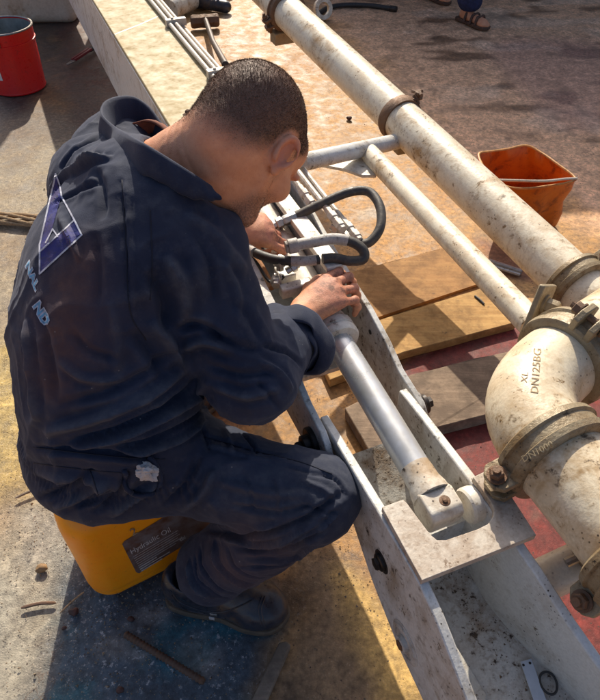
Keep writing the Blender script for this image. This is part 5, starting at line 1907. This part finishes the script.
hm_ = thing('sledge_hammer', P(207, 25, 0), 'sledge hammer with dark steel head lying on the ground beside the girder', 'hammer')
ha, hb_ = P(190.5, 22, .05), P(219, 20, .05)
dv = nrm(hb_ - ha); Lh = np.linalg.norm(hb_ - ha)
mk('head', MB().lathe(ha, dv, [(0, .030), (.006, .040), (.02, .043), (Lh * .35, .040), (Lh * .5, .044), (Lh * .65, .040), (Lh - .02, .043), (Lh - .006, .040), (Lh, .030)], 8), M['rust_steel'], hm_, 20, .003)
M['handle_wood'] = plain('oily_wood_handle', (.06, .04, .03), .45, .2, .4, 60)
mk('handle', MB().tube([(ha + hb_) / 2 + np.array((0, .02, .012)), P(213, 42, .09), P(225, 64, .14)], [.016, .017, .019], 12), M['handle_wood'], hm_)
mk('handle_end', MB().lathe(P(225, 64, .14), nrm(P(225, 64, .14) - P(213, 42, .09)), [(0, .020), (.02, .020), (.022, .016)], 14), M['rubber'], hm_)
# brick that keeps the handle off the ground
sh = thing('shoe', P(212, 8, 0), 'black laced shoe lying above the hammer at the top edge', 'shoe')
sfh, sft = P(197, 6, .02), P(226, 10, .02)
dv = nrm(sft - sfh); sv_ = np.cross(UPV, dv); Ls = np.linalg.norm(sft - sfh)
sf_ = Field(np.minimum(sfh, sft) - .1, np.maximum(sfh, sft) + .16, .006)
sf_.cap(sfh + UPV * .03, sft + UPV * .02, .042, .040, .02)
sf_.ell(sfh + dv * .05 + UPV * .06, (dv, sv_, UPV), (.06, .042, .045), .02)
sf_.ell(sfh + dv * .045 + UPV * .115, (dv, sv_, UPV), (.045, .030, .05), .004, 'sub')
V_, F_ = sf_.mesh(1)
V_[:, 2] = np.maximum(V_[:, 2], .002)
mesh_np('upper', V_, F_, M['boot'], sh)
for i in range(3):
    x = .10 + i * .035
    mk('lace', MB().tube([sfh + dv * x + sv_ * .03 + UPV * (.066 - i * .004), sfh + dv * (x + .01) + UPV * (.086 - i * .008), sfh + dv * x - sv_ * .03 + UPV * (.066 - i * .004)], .004, 6), M['white_sticker'], sh)
st_ = thing('pipe_end', P(180, 4, .05), 'end of a cream pipe lying on the ground at the top edge beside the girder', 'pipe')
pe0, pe1 = P(170, 10, .07), P(215, -12, .07)
dv = nrm(pe1 - pe0)
mk('pipe_body', MB().lathe(pe0, dv, [(0, .05), (0, .062), (.9, .062), (.9, .05)], 32), M['pipe_paint'], st_)
mk('end_collar', MB().lathe(P(198, -2, .07), dv, [(0, .063), (0, .074), (.05, .074), (.05, .063)], 32, True), M['rust_steel'], st_)

# black hose on the far ground
hs = spline([P(318, 14, .012), P(328, 8, .012), P(345, 5, .012), P(370, 5.5, .012), P(394, 9, .012)], 8)
bh = thing('hose', hs[10], 'short piece of black hose lying on the far ground beyond the pipe', 'hose')
mk('tube', MB().tube(hs, .016, 12), M['rubber'], bh)
mk('end_ferrule', MB().lathe(hs[-1] - nrm(hs[-1] - hs[-2]) * .03, nrm(hs[-1] - hs[-2]), [(0, .020), (.05, .020), (.052, .016)], 16), M['dark_steel'], bh)

# steel rod on the ground below the thick pipe
mb = MB().tube([P(489, 261, .012), P(522, 272, .012)], .010, 10)
mb.tube([P(492, 266, .012), P(520, 275, .010)], .007, 8)
tg = mk('steel_rods', mb, M['bare_steel'], None)
tag(tg, 'bare steel rod lying under the thick pipe near its clamp', 'rod')

# ------------------------------------------------------------------ orange bucket
ob0 = P(522, 218, 0)
obk = thing('bucket', ob0, 'dented orange bucket with rusty stains behind the thick pipe', 'bucket')
m, nt, b = new_mat('orange_plastic')
co = geo_pos(nt)
n1 = noise(nt, co, 16, 7, .7, .5); n2 = noise(nt, co, 60, 6, .7)
c = mix(nt, ramp(nt, n1, .40, .64), (.62, .155, .010), (.50, .095, .008))
c = mix(nt, ramp(nt, n1, .52, .68, 0, .85), c, (.14, .035, .012))
c = mix(nt, ramp(nt, n2, .60, .75, 0, .6), c, (.10, .04, .02))
nt.links.new(c, b.inputs['Base Color']); b.inputs['Roughness'].default_value = .5
bump(nt, b, n2, .25, .003)
M['orange'] = m
rpx = [(479, 154, .262), (490, 151.5, .262), (508, 149, .262), (526, 145.5, .270), (540, 152, .262), (556, 163, .255), (575, 178, .245), (566, 183, .245), (548, 186, .240), (528, 188.5, .238), (508, 187, .240), (492, 178, .248), (483, 166, .256)]
rimp = spline([P(*a) for a in rpx], 5, True)
cenr = sum(rimp) / len(rimp)
rows = []
for lv in (1, .985, .8, .55, .3, .08, .0):
    row = []
    for i, p in enumerate(rimp):
        base = ob0 + (p - cenr) * np.array((.70, .78, 0)) + UPV * .004
        q = base * (1 - lv) + p * lv
        q = q + nrm((p - cenr) * np.array((1, 1, 0))) * (.022 * vnoise(np.array([[p[0] * 1.0, p[1], lv * .35]]), 9, 4)[0] * (1 - lv) * lv * 4 + .005 * math.sin(i * .7 + lv * 5) * (1 - lv) * lv * 4 + (.006 if lv == 1 else 0))
        row.append(q)
    rows.append(row)
nR = len(rimp)
vs = [q for r in rows for q in r] + [ob0 + UPV * .004]
fs = [(j * nR + i, j * nR + (i + 1) % nR, (j + 1) * nR + (i + 1) % nR, (j + 1) * nR + i) for j in range(len(rows) - 1) for i in range(nR)]
fs += [((len(rows) - 1) * nR + i, (len(rows) - 1) * nR + (i + 1) % nR, len(rows) * nR) for i in range(nR)]
o = mk('shell', MB().add(vs, fs), M['orange'], obk, 60)
so = o.modifiers.new('thick', 'SOLIDIFY'); so.thickness = .004; so.offset = -1
M['rim_o'] = plain('scuffed_orange_rim', (.58, .30, .09), .5, 0, .3, 80)
mk('rim', MB().tube(rimp + [rimp[0]], .0045, 8, False), M['rim_o'], obk)
mk('wire_handle', MB().tube(spline([P(499, 180, .25), P(515, 180.5, .255), P(545, 181, .258), P(565, 179, .255), P(577, 178.5, .25)], 5), .0048, 8), M['tube_steel'], obk)

# ------------------------------------------------------------------ planks
def wood(name, a, b_):
    m, nt, b = new_mat(name)
    co = geo_pos(nt)
    mpn = nd(nt, 'ShaderNodeMapping')
    mpn.inputs['Rotation'].default_value = (0, 0, D2R(-14))
    mpn.inputs['Scale'].default_value = (3, 40, 20)
    nt.links.new(co, mpn.inputs['Vector'])
    n1 = noise(nt, mpn.outputs[0], 2.2, 7, .65, .6)
    n2 = noise(nt, co, 14, 7, .7)
    n3 = noise(nt, co, 55, 6, .7)
    c = mix(nt, ramp(nt, n1, .32, .7), a, b_)
    c = mix(nt, ramp(nt, n2, .42, .62, 0, .8), c, tuple(x * .55 for x in a))
    c = mix(nt, ramp(nt, n3, .62, .74, 0, .8), c, (.06, .045, .035))
    nt.links.new(c, b.inputs['Base Color']); b.inputs['Roughness'].default_value = .8
    bump(nt, b, math_n(nt, 'ADD', n1, n3), .4, .003)
    return m


M['wood_y'] = wood('yellow_plank', (.42, .22, .065), (.58, .36, .13))
M['wood_s'] = wood('dirty_tan_board', (.36, .175, .055), (.45, .245, .085))
M['wood_g'] = wood('grey_plank', (.20, .135, .09), (.34, .245, .165))


def plank(px, z, th, mat, label):
    top_ = [P(x, y, z) for x, y in px]
    mb = MB().prism([p - UPV * th for p in top_], UPV * th)
    bm = bmesh.new()
    me = bpy.data.meshes.new('plank'); me.from_pydata(mb.v, [], mb.f)
    bm.from_mesh(me)
    bmesh.ops.recalc_face_normals(bm, faces=bm.faces)
    bmesh.ops.subdivide_edges(bm, edges=bm.edges, cuts=9, use_grid_fill=True)
    pv = np.array([v.co for v in bm.verts])
    dz = .002 * vnoise(pv, 9, 4) + .0012 * vnoise(pv, 30, 5)
    for v, d_ in zip(bm.verts, dz):
        v.co += v.normal * d_
    bm.to_mesh(me); bm.free()
    o = link('plank', me, mat)
    o.modifiers.new('bevel', 'BEVEL').width = .002
    return tag(o, label, 'plank', 'planks under the pipes')


plank([(330, 380), (404, 352), (517, 322), (490, 285), (388, 317), (312, 342)], .034, .034, M['wood_y'], 'yellow stained plank under the thin strut, nearer the girder')
plank([(318, 339), (387, 314), (484, 282), (458, 244), (352, 272), (296, 300)], .012, .012, M['wood_s'], 'thin dirty tan board lying behind the yellow plank')
plank([(345, 408), (412, 374), (540, 343), (575, 392), (438, 427), (372, 455)], .046, .044, M['wood_g'], 'grey weathered plank beside the elbow, split by a pipe shadow')
mb = MB().tube(spline([P(475, 296, .037), P(480, 300, .038), P(484, 304, .037)], 3), .004, 6)
tag(mk('wood_chip', mb, M['rubber'], None), 'dark chip lying on the yellow plank', 'chip')

# ------------------------------------------------------------------ litter on the near ground
M['rebar'] = dirty('rebar_rust', (.13, .075, .05), (.19, .09, .04), (.03, .02, .018), .5, .3, .7, 3)
ra, rb = P(125, 634, .010), P(204, 682, .010)
dv = nrm(rb - ra); Lr_ = np.linalg.norm(rb - ra)
prof = [(0, .0060)]
x = .002
while x < Lr_ - .004:
    prof += [(x, .0068), (x + .0016, .0084), (x + .0030, .0084), (x + .0046, .0068)]
    x += .0085
prof += [(Lr_, .0060)]
tag(mk('rebar', MB().lathe(ra, dv, prof, 12), M['rebar'], None, 50), 'short rusty ribbed steel bar on the blue ground below the can', 'bar')
M['old_wood'] = wood('old_wood', (.20, .16, .12), (.32, .26, .20))
mb = MB().prism([P(x, y, .004) for x, y in ((248, 712), (262, 715), (291, 648), (286, 644), (279, 646))], (0, 0, .02))
tag(mk('wood_stick', mb, M['old_wood'], None, 30, .003), 'grey wooden stick on the ground at the bottom edge below the boot', 'stick')
for (x0, y0, x1, y1, r, col, lab) in ((21, 608, 56, 603, .004, 'rebar', 'thin dark stick lying on the pale ground left of the can shadow'),
                                     (15, 498, 42, 488, .0035, 'old_wood', 'thin grey splinter on the ground beside the worker\'s seat'),
                                     (60, 613, 84, 592, .0022, 'rope', 'thin straw lying in the shadow left of the can')):
    a_, b_ = P(x0, y0, .006), P(x1, y1, .006)
    mid = (a_ + b_) / 2 + np.array((.002, .004, .001))
    tag(mk('stick', MB().tube(spline([a_, mid, b_], 5), [r * .5] + [r] * 9 + [r * .4], 7), M[col], None), lab, 'stick')
M['pebble'] = plain('brown_pebble', (.28, .17, .08), .8, 0, .4, 60)
M['pebble_d'] = plain('dark_pebble', (.09, .04, .03), .7, 0, .4, 60)
for (x, y, r, mat, lab) in ((41, 568, .012, 'pebble', 'yellowish pebble on the pale ground left of the yellow can'), (74, 612, .010, 'pebble_d', 'dark red pebble in the shadow below the can'),
                            (131, 619, .007, 'pebble_d', 'small dark pebble between the can and the steel bar'), (120, 690, .007, 'pebble_d', 'small rusty pebble at the bottom edge under the steel bar'),
                            (273, 38, .016, 'pebble_d', 'dark lump on the ground below the top pipe clamp'), (349, 118, .013, 'pebble_d', 'small dark stone on the sandy ground left of the pipe'),
                            (64, 628, .005, 'pebble_d', 'tiny dark pebble at the edge of the shadow left of the steel bar')):
    c_ = P(x, y, r * .55)
    bm = bmesh.new(); bmesh.ops.create_icosphere(bm, subdivisions=3, radius=1)
    for v in bm.verts:
        q = np.array(v.co)[None, :]
        k = 1 + .25 * vnoise(q + x, 1.5, 2)[0] + .1 * vnoise(q + y, 4, 3)[0]
        v.co = Vector(tuple(c_ + q[0] * k * r * np.array((1.1, .9, .75))))
    me = bpy.data.meshes.new('pebble'); bm.to_mesh(me); bm.free()
    me.polygons.foreach_set('use_smooth', [True] * len(me.polygons))
    tag(link('pebble', me, M[mat]), lab, 'pebble', 'pebbles on the ground')
# lump of dirt on the girder top beside the worker's head
bm = bmesh.new(); bmesh.ops.create_icosphere(bm, subdivisions=3, radius=1)
c_ = P(192, 115, .662)
for v in bm.verts:
    q = np.array(v.co)[None, :]
    k = 1 + .6 * vnoise(q, 1.8, 2)[0]
    v.co = Vector(tuple(c_ + q[0] * k * np.array((.020, .012, .011))))
me = bpy.data.meshes.new('dirt_lump'); bm.to_mesh(me); bm.free()
tag(link('dirt_lump', me, M['rust_steel']), 'dark lump of dirt on the cream girder beside the worker\'s head', 'dirt')

# ------------------------------------------------------------------ far worker: only his lower legs reach into the picture
fp = thing('person', P(468, 28, 0), 'standing person in dark blue trousers and sandals at the top edge', 'person')
fa = P(466, 22, .0); fb_ = P(430, -2, .0)
fdir = nrm(np.array((.55, -.83, 0)))
Bf = Field(np.minimum(fa, fb_) - np.array((.45, .40, 0.02)), np.maximum(fa, fb_) + np.array((.45, .40, 1.82)), .0125)
hipc = (fa + fb_) / 2 + UPV * .92
for ft in (fa, fb_):
    side = nrm(ft - hipc - UPV * np.dot(ft - hipc, UPV))
    hp_ = hipc + side * .09
    kn2 = (hp_ + ft) / 2 + fdir * .04
    Bf.cap(hp_, kn2, .085, .058, .03); Bf.cap(kn2, ft + UPV * .08, .056, .038, .02)
    Bf.cap(ft + UPV * .045 - fdir * .03, ft + UPV * .03 + fdir * .15, .034, .032, .02)
    Bf.ell(ft + fdir * .15 + UPV * .025, (fdir, np.cross(fdir, UPV), UPV), (.055, .042, .022), .01)
ch_ = hipc + UPV * .48
Bf.cap(hipc, ch_, .14, .16, .06)
sl_ = np.cross(fdir, UPV)
Bf.cap(ch_ + sl_ * .17, ch_ - sl_ * .17, .07, .07, .05)
for sg in (-1, 1):
    e_ = ch_ + sl_ * sg * .24 - UPV * .28; w_ = e_ - UPV * .22 + fdir * .10
    Bf.cap(ch_ + sl_ * sg * .19, e_, .052, .042, .02); Bf.cap(e_, w_, .042, .03, .02)
    Bf.ell(w_ - UPV * .06 + fdir * .02, (UPV, fdir, sl_), (.075, .040, .022), .015)
Bf.cap(ch_, ch_ + UPV * .20, .06, .055, .03)
Bf.ell(ch_ + UPV * .29 + fdir * .02, (sl_, fdir, UPV), (.078, .098, .115), .02)
Bf.ell(ch_ + UPV * .275 + fdir * .12, (sl_, fdir, UPV), (.014, .018, .022), .01)
V_, F_ = Bf.mesh(1)
V_[:, 2] = np.maximum(V_[:, 2], .018)
z_ = np.zeros(len(V_))
mesh_np('body', V_, F_, M['skin'], fp, {'grease': z_, 'hair': (V_[:, 2] > 1.74).astype(float), 'beard': z_, 'redness': z_})
M['jeans'] = plain('dark_blue_trousers', (.022, .030, .085), .9, 0, .4, 40)
M['pale_cloth'] = plain('pale_cloth', (.55, .53, .50), .9, 0, .15, 30)
Tf = Field(np.minimum(fa, fb_) - np.array((.45, .40, 0.0)), np.maximum(fa, fb_) + np.array((.45, .40, 1.6)), .0125)
for ft in (fa, fb_):
    side = nrm(ft - hipc - UPV * np.dot(ft - hipc, UPV))
    hp_ = hipc + side * .09
    kn2 = (hp_ + ft) / 2 + fdir * .04
    Tf.cap(hp_, kn2, .105, .082, .03); Tf.cap(kn2, ft + UPV * .14, .082, .084, .02)
    Tf.ell(ft + UPV * .03, (fdir, sl_, UPV), (.14, .14, .045), .004, 'sub')
Tf.cap(hipc - UPV * .02, hipc + UPV * .08, .155, .155, .05)
V_, F_ = Tf.mesh(1)
V_ = V_ + vnormals(V_, F_) * (.010 * vnoise(V_, 14, 3))[:, None]
mesh_np('trousers', V_, F_, M['jeans'], fp)
Tf = Field(hipc - np.array((.4, .4, .15)), hipc + np.array((.4, .4, .75)), .015)
Tf.cap(hipc + UPV * .03, ch_, .165, .18, .06)
Tf.cap(ch_ + sl_ * .18, ch_ - sl_ * .18, .085, .085, .05)
for sg in (-1, 1):
    Tf.cap(ch_ + sl_ * sg * .19, ch_ + sl_ * sg * .23 - UPV * .20, .072, .068, .02)
V_, F_ = Tf.mesh(1)
mesh_np('shirt', V_, F_, M['pale_cloth'], fp)
M['sandal'] = plain('brown_sandal', (.09, .045, .028), .6, 0, .4, 60)
for ft in (fa, fb_):
    ol = [ft + fdir * x + sl_ * y + UPV * .0 for x, y in ((-.085, -.02), (-.07, -.036), (.02, -.034), (.13, -.050), (.19, -.036), (.205, 0), (.19, .036), (.13, .048), (.02, .034), (-.07, .036), (-.085, .02))]
    so_ = mk('sandal', MB().prism(ol, UPV * .020), M['sandal'], fp, 30, .004)
    for x in (.02, .075, .12):
        mk('strap', MB().tube(spline([ft + fdir * x + sl_ * .044 + UPV * .016, ft + fdir * x + sl_ * .03 + UPV * .062, ft + fdir * x + UPV * (.078 - x * .15), ft + fdir * x - sl_ * .03 + UPV * .062, ft + fdir * x - sl_ * .044 + UPV * .016], 4), .009, 7), M['sandal'], so_)
# pale turned-up hem band on the nearer leg
mk('hem_band', MB().lathe(fa + UPV * .215, UPV, [(0, .094), (0, .098), (.10, .100), (.10, .094)], 24, True), M['pale_cloth'], fp)
